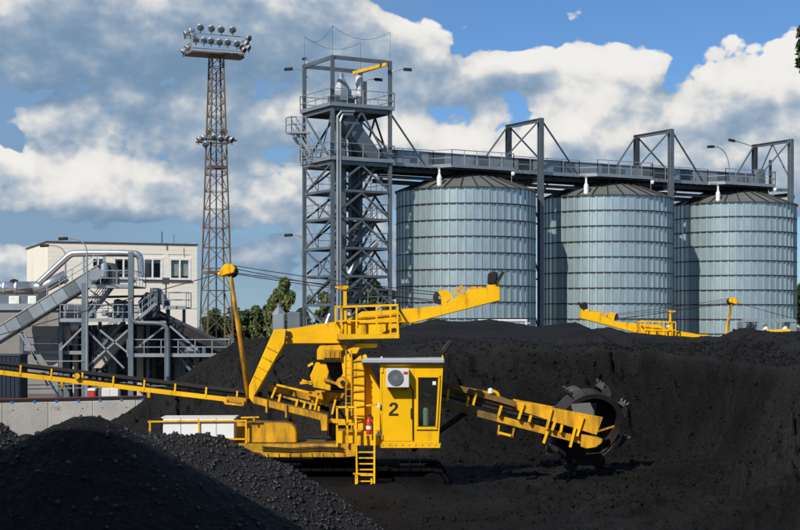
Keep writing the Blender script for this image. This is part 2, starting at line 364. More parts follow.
class MB:
    def __init__(s): s.v = []; s.f = []
    def add(s, vs, fs):
        b = len(s.v)
        s.v += [tuple(v) for v in vs]; s.f += [tuple(i + b for i in f) for f in fs]
        return s
    def obox(s, c, ax, ay, az):
        c, ax, ay, az = map(Vector, (c, ax, ay, az))
        vs = [c + i * ax + j * ay + k * az for i in (-1, 1) for j in (-1, 1) for k in (-1, 1)]
        return s.add(vs, [(0, 1, 3, 2), (4, 6, 7, 5), (0, 4, 5, 1), (2, 3, 7, 6), (0, 2, 6, 4), (1, 5, 7, 3)])
    def box(s, x0, x1, y0, y1, z0, z1):
        return s.obox(((x0 + x1) / 2, (y0 + y1) / 2, (z0 + z1) / 2), ((x1 - x0) / 2, 0, 0), (0, (y1 - y0) / 2, 0), (0, 0, (z1 - z0) / 2))
    def beam(s, a, b, w, h, up=(0, 0, 1)):
        """box from a to b, h measured along up, w across"""
        a, b = Vector(a), Vector(b); d = b - a
        if d.length < 1e-6: return s
        dn = d.normalized(); up = Vector(up)
        if abs(dn.dot(up)) > .98: up = Vector((0, 1, 0))
        sd = dn.cross(up).normalized(); u2 = sd.cross(dn)
        return s.obox((a + b) / 2, d / 2, sd * w / 2, u2 * h / 2)
    def ibeam(s, a, b, w, h, up=(0, 0, 1), t=.18):
        """H section"""
        a, b = Vector(a), Vector(b); d = b - a; dn = d.normalized(); up = Vector(up)
        if abs(dn.dot(up)) > .98: up = Vector((0, 1, 0))
        sd = dn.cross(up).normalized(); u2 = sd.cross(dn)
        for k in (-1, 1):
            s.obox((a + b) / 2 + u2 * k * h * (.5 - t / 2), d / 2, sd * w / 2, u2 * h * t / 2)
        s.obox((a + b) / 2, d / 2, sd * w * .12, u2 * h * (.5 - t))
        return s
    def cyl(s, a, b, r0, r1=None, n=10, cap=True):
        a, b = Vector(a), Vector(b); r1 = r0 if r1 is None else r1
        dn = (b - a).normalized(); up = Vector((0, 0, 1)) if abs(dn.z) < .95 else Vector((1, 0, 0))
        sd = dn.cross(up).normalized(); u2 = sd.cross(dn)
        vs = []
        for p_, r in ((a, r0), (b, r1)):
            vs += [p_ + (sd * math.cos(t) + u2 * math.sin(t)) * r for t in (2 * math.pi * i / n for i in range(n))]
        fs = [(i, (i + 1) % n, n + (i + 1) % n, n + i) for i in range(n)]
        if cap: fs += [tuple(range(n))[::-1], tuple(range(n, 2 * n))]
        return s.add(vs, fs)
    def tube(s, pts, r, n=7):
        pts = [Vector(p_) for p_ in pts]; rings = []
        b0 = len(s.v)
        ref = Vector((0, 0, 1))
        for i, p_ in enumerate(pts):
            d = (pts[min(i + 1, len(pts) - 1)] - pts[max(i - 1, 0)]).normalized()
            if abs(d.dot(ref)) > .95: ref = Vector((0, 1, 0)) if abs(d.y) < .9 else Vector((1, 0, 0))
            sd = d.cross(ref).normalized(); u2 = sd.cross(d)
            rr = r[i] if isinstance(r, (list, tuple)) else r
            s.v += [tuple(p_ + (sd * math.cos(t) + u2 * math.sin(t)) * rr) for t in (2 * math.pi * k / n for k in range(n))]
        for i in range(len(pts) - 1):
            for k in range(n):
                s.f.append((b0 + i * n + k, b0 + i * n + (k + 1) % n, b0 + (i + 1) * n + (k + 1) % n, b0 + (i + 1) * n + k))
        s.f.append(tuple(b0 + k for k in range(n))[::-1]); s.f.append(tuple(b0 + (len(pts) - 1) * n + k for k in range(n)))
        return s
    def prism(s, poly, y0, y1):
        """poly: (x, z) points, extruded from y0 to y1"""
        n = len(poly)
        vs = [(x, y0, z) for x, z in poly] + [(x, y1, z) for x, z in poly]
        fs = [tuple(range(n)), tuple(range(n, 2 * n))[::-1]] + [(i, n + i, n + (i + 1) % n, (i + 1) % n) for i in range(n)]
        return s.add(vs, fs)
    def pxprism(s, poly, y0, y1, ref=None):
        return s.prism([(P(u, v, ref or y0).x, P(u, v, ref or y0).z) for u, v in poly], y0, y1)
    def lathe(s, prof, c, axis=(0, 0, 1), n=24, caps=False):
        """prof: (radius, height) list around axis through c"""
        ax = Vector(axis).normalized(); t = Vector((1, 0, 0)) if abs(ax.x) < .9 else Vector((0, 1, 0))
        e1 = ax.cross(t).normalized(); e2 = ax.cross(e1); c = Vector(c); b0 = len(s.v)
        for r, h in prof:
            s.v += [tuple(c + ax * h + (e1 * math.cos(a) + e2 * math.sin(a)) * r) for a in (2 * math.pi * k / n for k in range(n))]
        for i in range(len(prof) - 1):
            for k in range(n):
                s.f.append((b0 + i * n + k, b0 + i * n + (k + 1) % n, b0 + (i + 1) * n + (k + 1) % n, b0 + (i + 1) * n + k))
        return s
    def build(s, name, m, parent=None, smooth=False, bevel=0.0, kind=None, label=None, o0=None):
        me = bpy.data.meshes.new(name)
        q = org(parent) if o0 is None else Vector(o0)
        me.from_pydata([(x - q.x, y - q.y, z - q.z) for x, y, z in s.v], [], s.f)
        me.materials.append(m)
        if smooth: me.shade_smooth()
        o = bpy.data.objects.new(name, me)
        link(o, parent)
        ORG[o] = q
        if o0 is not None and parent is None: o.location = q
        if bevel:
            bm = o.modifiers.new('edge', 'BEVEL'); bm.width = bevel; bm.segments = 1; bm.limit_method = 'ANGLE'; bm.angle_limit = .7
        if kind: o['kind'] = kind
        if label: o['label'] = label
        return o

def railing(mb, pts, h=1.05, post=1.3, r=.022, mid=1):
    """tube railing along a polyline of floor points"""
    pts = [Vector(p_) for p_ in pts]
    for a, b in zip(pts, pts[1:]):
        n = max(1, round((b - a).length / post))
        for i in range(n + 1):
            q = a.lerp(b, i / n)
            mb.beam(q, q + Vector((0, 0, h)), r * 2, r * 2)
        for k in range(mid + 1):
            z = h * (1 - k / (mid + 1))
            mb.beam(a + Vector((0, 0, z)), b + Vector((0, 0, z)), r * 2, r * 2)
    return mb

# numpy value noise
def vnoise(x, y, seed=0):
    xi = np.floor(x).astype(np.int64); yi = np.floor(y).astype(np.int64)
    xf = x - xi; yf = y - yi
    def h(a, b):
        n = (a * 374761393 + b * 668265263 + seed * 974711) & 0x7fffffff
        n = ((n ^ (n >> 13)) * 1274126177) & 0x7fffffff
        return ((n ^ (n >> 16)) & 0xffff) / 65535.0
    u = xf * xf * (3 - 2 * xf); v = yf * yf * (3 - 2 * yf)
    return (h(xi, yi) * (1 - u) + h(xi + 1, yi) * u) * (1 - v) + (h(xi, yi + 1) * (1 - u) + h(xi + 1, yi + 1) * u) * v
def fbm(x, y, oct=5, seed=0, gain=.5):
    s = 0; a = 1; t = 0
    for i in range(oct):
        s = s + a * vnoise(x * 2 ** i + 17.3 * i, y * 2 ** i - 9.1 * i, seed + i); t += a; a *= gain
    return s / t - .5

def grid_mesh(name, X, Y, Z, m, keep=None, smooth=True):
    ny, nx = X.shape
    me = bpy.data.meshes.new(name)
    co = np.stack([X, Y, Z], -1).reshape(-1, 3)
    idx = np.arange(nx * ny).reshape(ny, nx)
    q = np.stack([idx[:-1, :-1], idx[:-1, 1:], idx[1:, 1:], idx[1:, :-1]], -1).reshape(-1, 4)
    if keep is not None:
        k = keep.reshape(-1)[q].any(1); q = q[k]
        used = np.zeros(nx * ny, bool); used[q.reshape(-1)] = True
        rm = np.cumsum(used) - 1; co = co[used]; q = rm[q]
    me.vertices.add(len(co)); me.vertices.foreach_set('co', co.astype(np.float32).ravel())
    me.loops.add(q.size); me.loops.foreach_set('vertex_index', q.astype(np.int32).ravel())
    me.polygons.add(len(q)); me.polygons.foreach_set('loop_start', (np.arange(len(q)) * 4).astype(np.int32))
    me.update(calc_edges=True); me.validate()
    me.materials.append(m)
    if smooth: me.shade_smooth()
    o = bpy.data.objects.new(name, me)
    return link(o)

# ================================================================== ground and coal
g = MB(); S = 4000
g.add([(-S, -S, -.40), (S, -S, -.40), (S, S, -.40), (-S, S, -.40)], [(0, 1, 2, 3)])
props(g.build('ground', SOIL), kind='structure')

CR = np.array([  # crest of the stockpile: x, y, z
    (-14.2, 59, -.5), (-11.4, 59.5, 1.2), (-6.6, 60, 4.33), (-5.6, 60.5, 4.5), (-4.3, 63, 4.7), (0, 69, 4.9), (1.7, 72, 5.28), (2.8, 72, 5.18), (4.3, 72, 5.28),
    (6.4, 70, 4.95), (8.2, 70, 5.12), (8.8, 69, 4.80), (9.4, 68, 4.93), (10.0, 66, 4.68), (12.0, 64, 4.50),
    (13.2, 62, 4.54), (14.05, 62, 4.88), (15.3, 62, 4.72), (16.4, 60, 4.78), (25, 55, 4.9), (45, 50, 4.5)])
FE = np.array([(-14, 58.5), (-6.6, 59.5), (-3, 58.6), (0, 58.0), (6, 58), (9, 57), (12, 46.5), (14, 41), (18, 36.5), (45, 35)])
def smax(a, b, k): return .5 * (a + b + np.sqrt((a - b) ** 2 + k * k))
def smin(a, b, k): return -smax(-a, -b, k)
def H_main(x, y, damp_shade=False):
    x = np.asarray(x, float); y = np.asarray(y, float)
    wx = x + .5 * fbm(x * .5, y * .5, 3, 3); wy = y + .7 * fbm(x * .45, y * .45, 3, 5)
    cy = np.interp(x, CR[:, 0], CR[:, 1]); cz = np.interp(x, CR[:, 0], CR[:, 2])
    fy = np.interp(wx, FE[:, 0], FE[:, 1])
    tilt = np.interp(x, [0, 9, 12, 20], [.08, .07, .045, .04])
    plate = cz - tilt * (cy - y)
    front = cz - tilt * (cy - fy) - .66 * (fy - wy)
    fy = fy + .9 * fbm(x * .9, x * 0 + 2.2, 4, 19, .6)
    nat = np.where(y > cy, cz - .64 * (y - cy), np.where(wy > fy, plate, front))
    # circular cut made by the wheel, turning about the machine
    r = np.hypot(x + 1.2, y - 45); th = np.degrees(np.arctan2(y - 45, x + 1.2))
    R = np.interp(th, [-180, -75, -45, -20, 0, 60, 71, 80, 95, 180], [60, 30, 10.0, 8.3, 7.35, 7.4, 7.4, 6.6, 3, -20])
    rr = r - R + .9 * fbm(x * .32, y * .32, 4, 21) + .18 * fbm(x * 1.3, y * 1.3, 3, 8)
    cut = np.maximum(0, rr) * .84 + 1.5 * np.maximum(0, rr - 3.3 - .9 * fbm(th * .08, r * 0, 3, 23))
    tn = 5 * fbm(th * .035, r * .1, 3, 9)
    cut = cut + np.clip(cut * 2, 0, 1) * (.115 * np.sin(cut * 7.5 + tn) + .05 * np.sin(cut * 17 + 2.3 * tn) + .40 * fbm(x * .5, y * .5 + cut * .5, 4, 27))
    sw = np.clip((x - 1.5) / 4, 0, 1); sw = sw * sw * (3 - 2 * sw)
    floor = .20 * np.clip((y - 38) / 3, 0, 1) + .26 * np.clip((y - 40.5) / 2, 0, 1) * np.clip((x + 6) / 2, 0, 1) * np.clip((2.2 - x) / 2, 0, 1) + .16 * sw + .045 * np.clip(r - 7, 0, 5) * sw + .20 * fbm(x * .5, y * .5, 4, 13) + .07 * fbm(x * 2, y * 2, 3, 14)
    rs = r + .022 * th + .8 * fbm(x * .3, y * .3, 3, 31)
    arcs = (.10 * np.abs(np.sin(rs * 2.6)) + .05 * np.sin(rs * 7.1)) * np.clip((x - 1) / 3, 0, 1) * np.clip(.6 + 2.5 * fbm(th * .06, r * .3, 2, 37), 0, 1) * np.clip((1.5 - rr), 0, 1)
    front_z = np.where(y < cy, floor + arcs, -.42)
    z = smin(nat, np.where(y < cy, cut + .05, 99) + floor + arcs, .16)
    z = smax(z, front_z, .18)
    # crumbled crust on the near right bank
    ex = x - (8.55 + .28 * (y - 37) + 1.0 * fbm(y * .7, x * .25, 4, 77, .6)); near = np.clip((43.5 - y) / 2.5, 0, 1)
    led = np.clip(ex / .16, 0, 1) * (.62 + .35 * fbm(x * 1.5, y * 1.5, 3, 78)) + np.clip((ex - 1.0 - .5 * fbm(y, x, 3, 79)) / .3, 0, 1) * .6
    z = z + near * np.clip((x - 7.6) / .8, 0, 1) * (led + .28 * np.clip(ex * 3, 0, 1) * fbm(x * 2.6, y * 2.6, 4, 80, .6))
    # broken mass of crusted coal at the near right
    d_ = x - (8.62 + .10 * (y - 38) + .9 * fbm(y * .8, x * .2 + 5, 4, 177, .6))
    cr = 1 - 2 * np.abs(fbm(x * .9, y * .9, 4, 178, .6)); wy_ = np.clip((y - 36.3 - .8 * fbm(x * .8, y * 0, 3, 179)) / .35, 0, 1) * np.clip((43 - y) / 2.5, 0, 1)
    mass = 1.0 + 1.15 * np.clip(d_, 0, 2.2) + .75 * (cr - .75) + .35 * fbm(x * 3.1, y * 3.1, 4, 180, .62)
    mass = mass - .35 * np.clip((fbm(x * 1.2, y * 1.2 + .5 * x, 4, 181, .6) - .02) / .03, 0, 1)
    z = np.where((d_ > 0) & (wy_ > 0), np.maximum(z, mass * np.clip(d_ / .10, 0, 1) * wy_), z)
    steep = np.clip(rr, 0, 1) * (z < plate - .25)
    # slump scarps: short broken cliffs along fractal lines, and clods below them
    f1 = fbm(x * .42 + .2 * y, y * .42, 5, 141, .58); f2 = fbm(x * .95, y * .95 + .3 * x, 4, 142, .6)
    up_ = np.clip((z - .5) / .6, 0, 1) * steep
    z = z - up_ * (.62 * np.clip((f1 - .03) / .022, 0, 1) * np.clip((z - .6) / 1.5, .25, 1) + .30 * np.clip((f2 - .05) / .03, 0, 1))
    fl = np.clip((x - 2.5) / 2, 0, 1) * (rr < .8) * np.clip((52 - y) / 3, 0, 1)
    z = z - fl * .16 * np.clip((f2 - .02) / .03, 0, 1) - fl * .12 * np.clip((fbm(rs * .9, th * .04, 4, 143, .6) - .02) / .03, 0, 1)
    z = z + (steep + fl * .4) * .10 * np.clip(fbm(x * 3.2, y * 3.2, 3, 144, .6) * 3, 0, 1)
    rid = 1 - 2 * np.abs(fbm(x * 1.3, y * 1.3, 4, 44, .6))
    z = z + steep * .22 * (rid - .75) + .10 * fbm(x * 1.6, y * 1.6, 5, 41) + steep * (.42 * fbm(x * 1.1 + y * .4, y * 2.0, 5, 51, .6) )
    z = z + .035 * fbm(x * 6, y * 6, 3, 61)
    if damp_shade: return np.clip((plate - z - .10) / .35, 0, 1) * np.where(rr < -.3, .8, 1) * np.clip((x + np.where(rr < -.3, 6, -1) + 1.2 * fbm(x * .6, y * .6, 3, 70)) / .8, 0, 1) * np.clip((62 - y) / 3, 0, 1) * np.where((d_ > 0) & (wy_ > 0), .25, 1) * np.clip(.75 + 1.2 * fbm(x * .35, y * .35, 4, 71), .3, 1)
    return z
gx = np.concatenate([np.linspace(-31, -13, 90)[:-1], np.linspace(-13, 16, 420)[:-1], np.linspace(16, 42, 120)])
gy = np.concatenate([np.linspace(25, 34, 40)[:-1], np.linspace(34, 60, 420)[:-1], np.linspace(60, 75.5, 130)])
X, Y = np.meshgrid(gx, gy)
heap = grid_mesh('coal_stockpile', X, Y, H_main(X, Y), COAL)
da = heap.data.attributes.new('damp_shade', 'FLOAT', 'POINT')      # freshly cut coal is damp and darker
da.data.foreach_set('value', H_main(X, Y, True).astype(np.float32).ravel())
props(heap, 'huge black coal stockpile with a curved cut face rising behind the nearer yellow machine', 'coal heap', 'coal heaps in the yard')

def H_mid(x, y):
    cz = np.interp(x, [-15, -11.5, -9.8, -9.0, -7, -4.8, -4.2, -3.3, -2.6, -1.3, .4], [2.2, 2.75, 2.75, 2.25, 2.3, 2.36, 2.26, 1.86, 1.55, .75, -.5])
    d = np.abs(y - 36 + .5 * fbm(x * .4, y * 0 + 3, 2, 4))
    z = cz - .60 * (np.sqrt(d * d + .25) - .5)
    return z + .16 * fbm(x * 1.2, y * 1.2, 5, 91) + .10 * fbm(x * 5, y * 5, 3, 92)
X, Y = np.meshgrid(np.linspace(-16, 1.2, 300), np.linspace(30, 42, 210)); Z = H_mid(X, Y)
o = grid_mesh('coal_heap', X, Y, np.maximum(Z, -.42), COALG, Z > -.35)
props(o, 'sunlit lumpy coal heap in front of the white cabinet of the machine', 'coal heap', 'coal heaps in the yard')

def H_near(x, y):
    px, py = -4.15, 20.0
    dx = x - px; dy = y - py
    sl = np.where(dx > 0, .63, .52)
    r = np.sqrt((dx * sl / .60) ** 2 + (dy * .95) ** 2 + .10)
    z = 3.98 - .60 * r
    # short shoulder right of the top
    z = smax(z, 3.62 - .63 * np.sqrt((x + 3.95) ** 2 + (dy * .95) ** 2 + .02), .05)
    return z + .10 * fbm(x * 1.4, y * 1.4, 5, 121) + .05 * fbm(x * 6, y * 6, 3, 122) + .02 * fbm(x * 19, y * 19, 2, 123)
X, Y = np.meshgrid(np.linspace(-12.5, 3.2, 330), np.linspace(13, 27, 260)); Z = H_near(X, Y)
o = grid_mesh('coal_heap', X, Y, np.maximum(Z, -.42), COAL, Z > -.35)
dn_ = o.data.attributes.new('damp_shade', 'FLOAT', 'POINT'); dn_.data.foreach_set('value', np.full(len(o.data.vertices), .55, np.float32))  # shade of this heap deepened in its colour, evenly all over
props(o, 'dark shaded coal heap with a pointed top in the left foreground', 'coal heap', 'coal heaps in the yard')

def lumps(name, label, n, xr, yr, hf, smin_, smax_, m, reject=None, sink=.25):
    ico = np.array([(i, j, k) for i in (-1, 1) for j in (-1, 1) for k in (-1, 1)]) * .8
    tri = np.array([(0, 1, 3), (0, 3, 2), (4, 6, 7), (4, 7, 5), (0, 4, 5), (0, 5, 1), (2, 3, 7), (2, 7, 6), (0, 2, 6), (0, 6, 4), (1, 5, 7), (1, 7, 3)])
    x = rng.uniform(*xr, n); y = rng.uniform(*yr, n); z = hf(x, y)
    ok = np.ones(n, bool) if reject is None else ~reject(x, y, z)
    x, y, z = x[ok], y[ok], z[ok]; n = len(x)
    s = smin_ + (smax_ - smin_) * rng.random(n) ** 6
    sc = s[:, None, None] * (.55 + .75 * rng.random((n, 1, 3))) * (.45 + .95 * rng.random((n, 8, 3)))
    an = rng.uniform(0, 6.28, n); c, sn = np.cos(an)[:, None], np.sin(an)[:, None]
    v = ico[None] * sc
    tl = rng.uniform(-.9, .9, n)[:, None]; vz = v[..., 2] * np.cos(tl) + v[..., 0] * np.sin(tl); v0 = v[..., 0] * np.cos(tl) - v[..., 2] * np.sin(tl)
    vx = v0 * c - v[..., 1] * sn; vy = v0 * sn + v[..., 1] * c
    co = np.stack([vx + x[:, None], vy + y[:, None], vz + (z + s * (.5 - sink))[:, None]], -1).reshape(-1, 3)
    q = (tri[None] + (np.arange(n) * 8)[:, None, None]).reshape(-1, 3)
    me = bpy.data.meshes.new(name)
    me.vertices.add(len(co)); me.vertices.foreach_set('co', co.astype(np.float32).ravel())
    me.loops.add(q.size); me.loops.foreach_set('vertex_index', q.astype(np.int32).ravel())
    me.polygons.add(len(q)); me.polygons.foreach_set('loop_start', (np.arange(len(q)) * 3).astype(np.int32))
    me.update(calc_edges=True); me.materials.append(m)
    props(link(bpy.data.objects.new(name, me)), label, 'coal lumps', None, 'stuff')
lumps('coal_lumps', 'loose coal lumps strewn over the sunlit heap beside the machine', 44000, (-13, .8), (31.5, 38.5), H_mid, .008, .058, LUMP, lambda x, y, z: z < -.2)
lumps('coal_lumps', 'loose coal lumps on the dark shaded foreground heap', 7000, (-9, 2.5), (15, 22.5), H_near, .006, .036, LUMP, lambda x, y, z: z < -.2)
lumps('coal_lumps', 'loose coal lumps scattered over the stockpile and the pit floor', 16000, (-13, 17), (33, 62), H_main, .010, .055, LUMPD, lambda x, y, z: np.abs(x) > y * .28 + 1)

lumps('coal_lumps', 'broken coal clods clinging to the curved cut face around the wheel', 12000, (.5, 13.5), (38, 59), H_main, .012, .075, LUMPD, lambda x, y, z: (np.hypot(x + 1.2, y - 45) < 6.8) | (x > y * .28))

# ================================================================== shared frame of the works
RA, RB = Vector((.866, .5, 0)), Vector((.5, -.866, 0))       # along the silo row / across it towards the viewer
R0 = Vector((4.83, 110, 0))
def G(t, s, z): return R0 + RA * t + RB * s + Vector((0, 0, z))

# ================================================================== silos
SR, S_EAVE, NC, CH, NSEG = 5.05, 14.70, 12, 1.155, 28
S_BASE = S_EAVE - NC * CH
def make_silo():
    root = thing('grain_silo', (0, 0, -.4), '', 'silo', 'corrugated metal silos in a row')
    ZO = Vector((0, 0, -.4))
    # one sheet, shared by every panel
    n = 4; a = math.pi / NSEG - .0022; mb = MB(); vs, fs = [], []
    for k, rr in ((0, SR), (1, SR - .03)):
        for i in range(n + 1):
            t = -a + 2 * a * i / n
            for z in (.012, CH - .012): vs.append((rr * math.cos(t), rr * math.sin(t), z))
    m = 2 * (n + 1)
    for i in range(n):
        b = 2 * i
        fs += [(b, b + 2, b + 3, b + 1), (m + b, m + b + 1, m + b + 3, m + b + 2), (b + 1, b + 3, m + b + 3, m + b + 1), (b, m + b, m + b + 2, b + 2)]
    fs += [(0, 1, m + 1, m), (m - 2, 2 * m - 2, 2 * m - 1, m - 1)]
    first = mb.add(vs, fs).build('wall_panel', SILO, root, o0=(0, 0, 0))
    me = first.data; first.location = (0, 0, S_EAVE - CH + .4)
    for p_ in me.polygons: p_.use_smooth = False
    for c in range(9):
        for k in range(NSEG):
            if c == 0 and k == 0: continue
            o = bpy.data.objects.new('wall_panel', me); link(o, root)
            o.location = (0, 0, S_EAVE - CH * (c + 1) + .4); o.rotation_euler.z = 2 * math.pi * k / NSEG
    lo = MB(); lo.lathe([(SR - .035, S_BASE), (SR - .035, S_EAVE - .01)], (0, 0, 0), n=56)
    lo.lathe([(SR, S_BASE), (SR, S_EAVE - 9 * CH - .01)], (0, 0, 0), n=56)
    lo.build('lower_wall', SILO, root)
    MB().lathe([(0, -.4), (SR + .35, -.4), (SR + .35, S_BASE), (0, S_BASE)], (0, 0, 0), n=48).build('foundation', CONC, root)
    st = MB(); st.box(SR + .003, SR + .065, -.055, .055, S_BASE, S_EAVE - .03)
    s0 = st.build('stiffener', SILOS, root, o0=(0, 0, -.4)); 
    for k in range(56):
        o = s0 if k == 0 else link(bpy.data.objects.new('stiffener', s0.data), root)
        o.rotation_euler.z = 2 * math.pi * (k + .5) / 56
    rg = MB(); rg.lathe([(SR - .01, -.036), (SR + .09, -.036), (SR + .09, .036), (SR - .01, .036)], (0, 0, 0), n=72)
    r0 = rg.build('stiffener_ring', SILOR, root, o0=(0, 0, 0))
    for c in range(NC + 1):
        o = r0 if c == 0 else link(bpy.data.objects.new('stiffener_ring', r0.data), root)
        o.location = (0, 0, S_EAVE - CH * c + .4 - (.0 if c else .02))
    # roof
    rise = 1.95; a = math.pi / NSEG
    rp = MB()
    lo_, hi = SR + .18, .55
    zf = lambda r: S_EAVE + .02 + rise * (1 - r / SR)
    rp.add([(lo_ * math.cos(-a), lo_ * math.sin(-a), zf(lo_)), (lo_ * math.cos(a), lo_ * math.sin(a), zf(lo_)),
            (hi * math.cos(a), hi * math.sin(a), zf(hi)), (hi * math.cos(-a), hi * math.sin(-a), zf(hi))], [(0, 1, 2, 3)])
    p0 = rp.build('roof_panel', SILOT, root, o0=(0, 0, -.4))
    rb = MB(); rb.beam((lo_ * math.cos(a), lo_ * math.sin(a), zf(lo_) + .04), (hi * math.cos(a), hi * math.sin(a), zf(hi) + .04), .06, .10)
    b0 = rb.build('roof_rib', SILOR, root, o0=(0, 0, -.4))
    for k in range(NSEG):
        o = p0 if k == 0 else link(bpy.data.objects.new('roof_panel', p0.data), root)
        o.rotation_euler.z = 2 * math.pi * k / NSEG
        o = b0 if k == 0 else link(bpy.data.objects.new('roof_rib', b0.data), root)
        o.rotation_euler.z = 2 * math.pi * k / NSEG
    MB().lathe([(.0, .15), (.62, .15), (.66, -.25), (.66, -.5)], (0, 0, S_EAVE + rise), n=20).build('roof_cap', STEELD, root)
    vx, vy = -2.05, -4.05; vz = zf(math.hypot(vx, vy))
    MB().lathe([(.18, -.25), (.18, .5), (.08, .75), (.07, 1.1), (0, 1.1)], (vx, vy, vz), n=12).build('roof_vent', WHITE, root)
    MB().tube([(vx, vy, vz + 1.1), (vx - .12, vy, vz + 1.25), (vx - .5, vy + .3, vz + 1.3)], .09).build('vent_pipe', STEELL, root)
    return root
def copy_tree(o, parent=None):
    c = o.copy(); link(c)
    c.parent = parent
    ORG[c] = org(o)
    for ch in list(o.children): copy_tree(ch, c)
    return c
silo = make_silo()
ST = (0, 12.9, 25.9)
SLAB = ('corrugated metal silo beside the steel elevator tower, widest of the three in view',
        'corrugated metal silo standing in the middle of the row of three',
        'corrugated metal silo at the right end of the row of three')
for i, t in enumerate(ST):
    o = silo if i == 0 else copy_tree(silo)
    c = G(t, 0, -.4); o.location = c; o['label'] = SLAB[i]

# ================================================================== elevator tower
TC = Vector((-3.72, 105.1, 0)); HA, HB, TTOP = 2.25, 2.15, 23.36
def T(i, j, z): return TC + RA * (HA * i) + RB * (HB * j) + Vector((0, 0, z))
tw = thing('elevator_tower', (TC.x, TC.y, -.4), 'tall blue grey steel lattice elevator tower left of the silos', 'tower')
corners = {(-1, 1): 'near', (-1, -1): 'left', (1, 1): 'right', (1, -1): 'back'}
for (i, j) in corners:
    MB().ibeam(T(i, j, -.4), T(i, j, TTOP), .21, .24, up=RB, t=.24).build('post', STEEL, tw)
faces = [((-1, 1), (1, 1)), ((-1, -1), (-1, 1)), ((-1, -1), (1, -1)), ((1, -1), (1, 1))]
LV = [.5, 2.45, 4.4, 6.38, 8.35, 10.28, 12.28, 14.2, 16.1, 19.75, TTOP - .12]
for zi, z in enumerate(LV):
    for (A, B) in faces:
        h = .26 if zi >= 8 else .17
        d = (T(*B, 0) - T(*A, 0)).normalized() * .17
        MB().beam(T(*A, z) + d, T(*B, z) - d, .13, h).build('cross_beam', STEEL, tw)
for zi in range(len(LV) - 2):
    z0, z1 = LV[zi], LV[zi + 1]
    for fi, (A, B) in enumerate(faces):
        d = (T(*B, 0) - T(*A, 0)).normalized() * .17
        if fi == 1:                                   # left face: single zigzag
            q = (T(*A, z0), T(*B, z1)) if zi % 2 else (T(*B, z0), T(*A, z1))
            MB().beam(q[0], q[1], .10, .11).build('brace', STEEL, tw)
            MB().beam(T(*A, z0) .lerp(T(*B, z0), .5), T(*(A if zi % 2 else B), z1), .06, .07).build('brace', STEEL, tw)
        else:                                         # inverted V
            mid = (T(*A, z1) + T(*B, z1)) / 2
            for q in (A, B):
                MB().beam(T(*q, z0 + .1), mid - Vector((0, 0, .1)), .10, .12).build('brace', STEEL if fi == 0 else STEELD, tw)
# top platform and middle platform
def slab(mb, pts, z, th):
    n = len(pts)
    vs = [Vector((p_.x, p_.y, z)) for p_ in pts] + [Vector((p_.x, p_.y, z - th)) for p_ in pts]
    return mb.add(vs, [tuple(range(n)), tuple(range(n, 2 * n))[::-1]] + [(i, (i + 1) % n, n + (i + 1) % n, n + i) for i in range(n)])
for z, ex in ((20.02, 1.04), (16.36, 1.04)):
    slab(MB(), [T(-ex, ex, 0), T(ex, ex, 0), T(ex, -ex, 0), T(-ex, -ex, 0)], z, .12).build('platform_floor', STEELD, tw)
    f = MB()
    for A, B in faces: f.beam(T(A[0] * 1.1, A[1] * 1.1, z + .02), T(B[0] * 1.1, B[1] * 1.1, z + .02), .05, .26)
    f.build('platform_edge', STEELL, tw)
    for A, B in faces:
        railing(MB(), [T(A[0] * 1.1, A[1] * 1.1, z), T(B[0] * 1.1, B[1] * 1.1, z)], 1.08, 1.1, .026).build('railing', STEELL, tw)
for z in LV[1:8]:
    slab(MB(), [T(.25, .95, 0), T(.95, .95, 0), T(.95, -.95, 0), T(.25, -.95, 0)], z + .1, .07).build('landing', STEELD, tw)
    railing(MB(), [T(.25, .95, z + .1), T(.95, .95, z + .1), T(.95, -.95, z + .1)], 1.0, .8, .02).build('landing_railing', STEELL, tw)
    MB().beam(T(-1, -1, z) , T(1, 1, z), .08, .10).build('tie_beam', STEEL, tw)
    slab(MB(), [T(-.95, -.1, 0), T(-.2, -.1, 0), T(-.2, -.95, 0), T(-.95, -.95, 0)], z + .1, .08).build('landing', STEEL, tw)
    railing(MB(), [T(-.95, -.95, z + .1), T(-.95, -.1, z + .1), T(-.2, -.1, z + .1)], 1.0, 1.0, .022).build('landing_railing', STEELL, tw)
# stairs zigzag
def stair(a, b, side, parent, w=.75, m=STEEL, n=9):
    a, b = Vector(a), Vector(b); side = Vector(side); mb = MB()
    for k in (-1, 1): mb.beam(a + side * k * w / 2, b + side * k * w / 2, .05, .2)
    for i in range(n):
        q = a.lerp(b, (i + .5) / n); d = (b - a); d.z = 0; d.normalize()
        mb.obox(q, side * w / 2, d * .12, Vector((0, 0, .02)))
    mb.build('stair', m, parent)
    r = MB()
    for k in (-1, 1):
        for h in (.5, 1.0): r.beam(a + side * k * w / 2 + Vector((0, 0, h)), b + side * k * w / 2 + Vector((0, 0, h)), .045, .045)
        for i in range(4):
            q = a.lerp(b, i / 3) + side * k * w / 2; r.beam(q, q + Vector((0, 0, 1)), .045, .045)
    r.build('stair_railing', m, parent)
for i, z in enumerate(LV[:8]):
    z1 = LV[i + 1]
    q = (T(-.15, .35, z), T(.8, .35, z1)) if i % 2 else (T(.8, -.35, z), T(-.15, -.35, z1))
    stair(q[0], q[1], RB, tw, .7, STEEL)
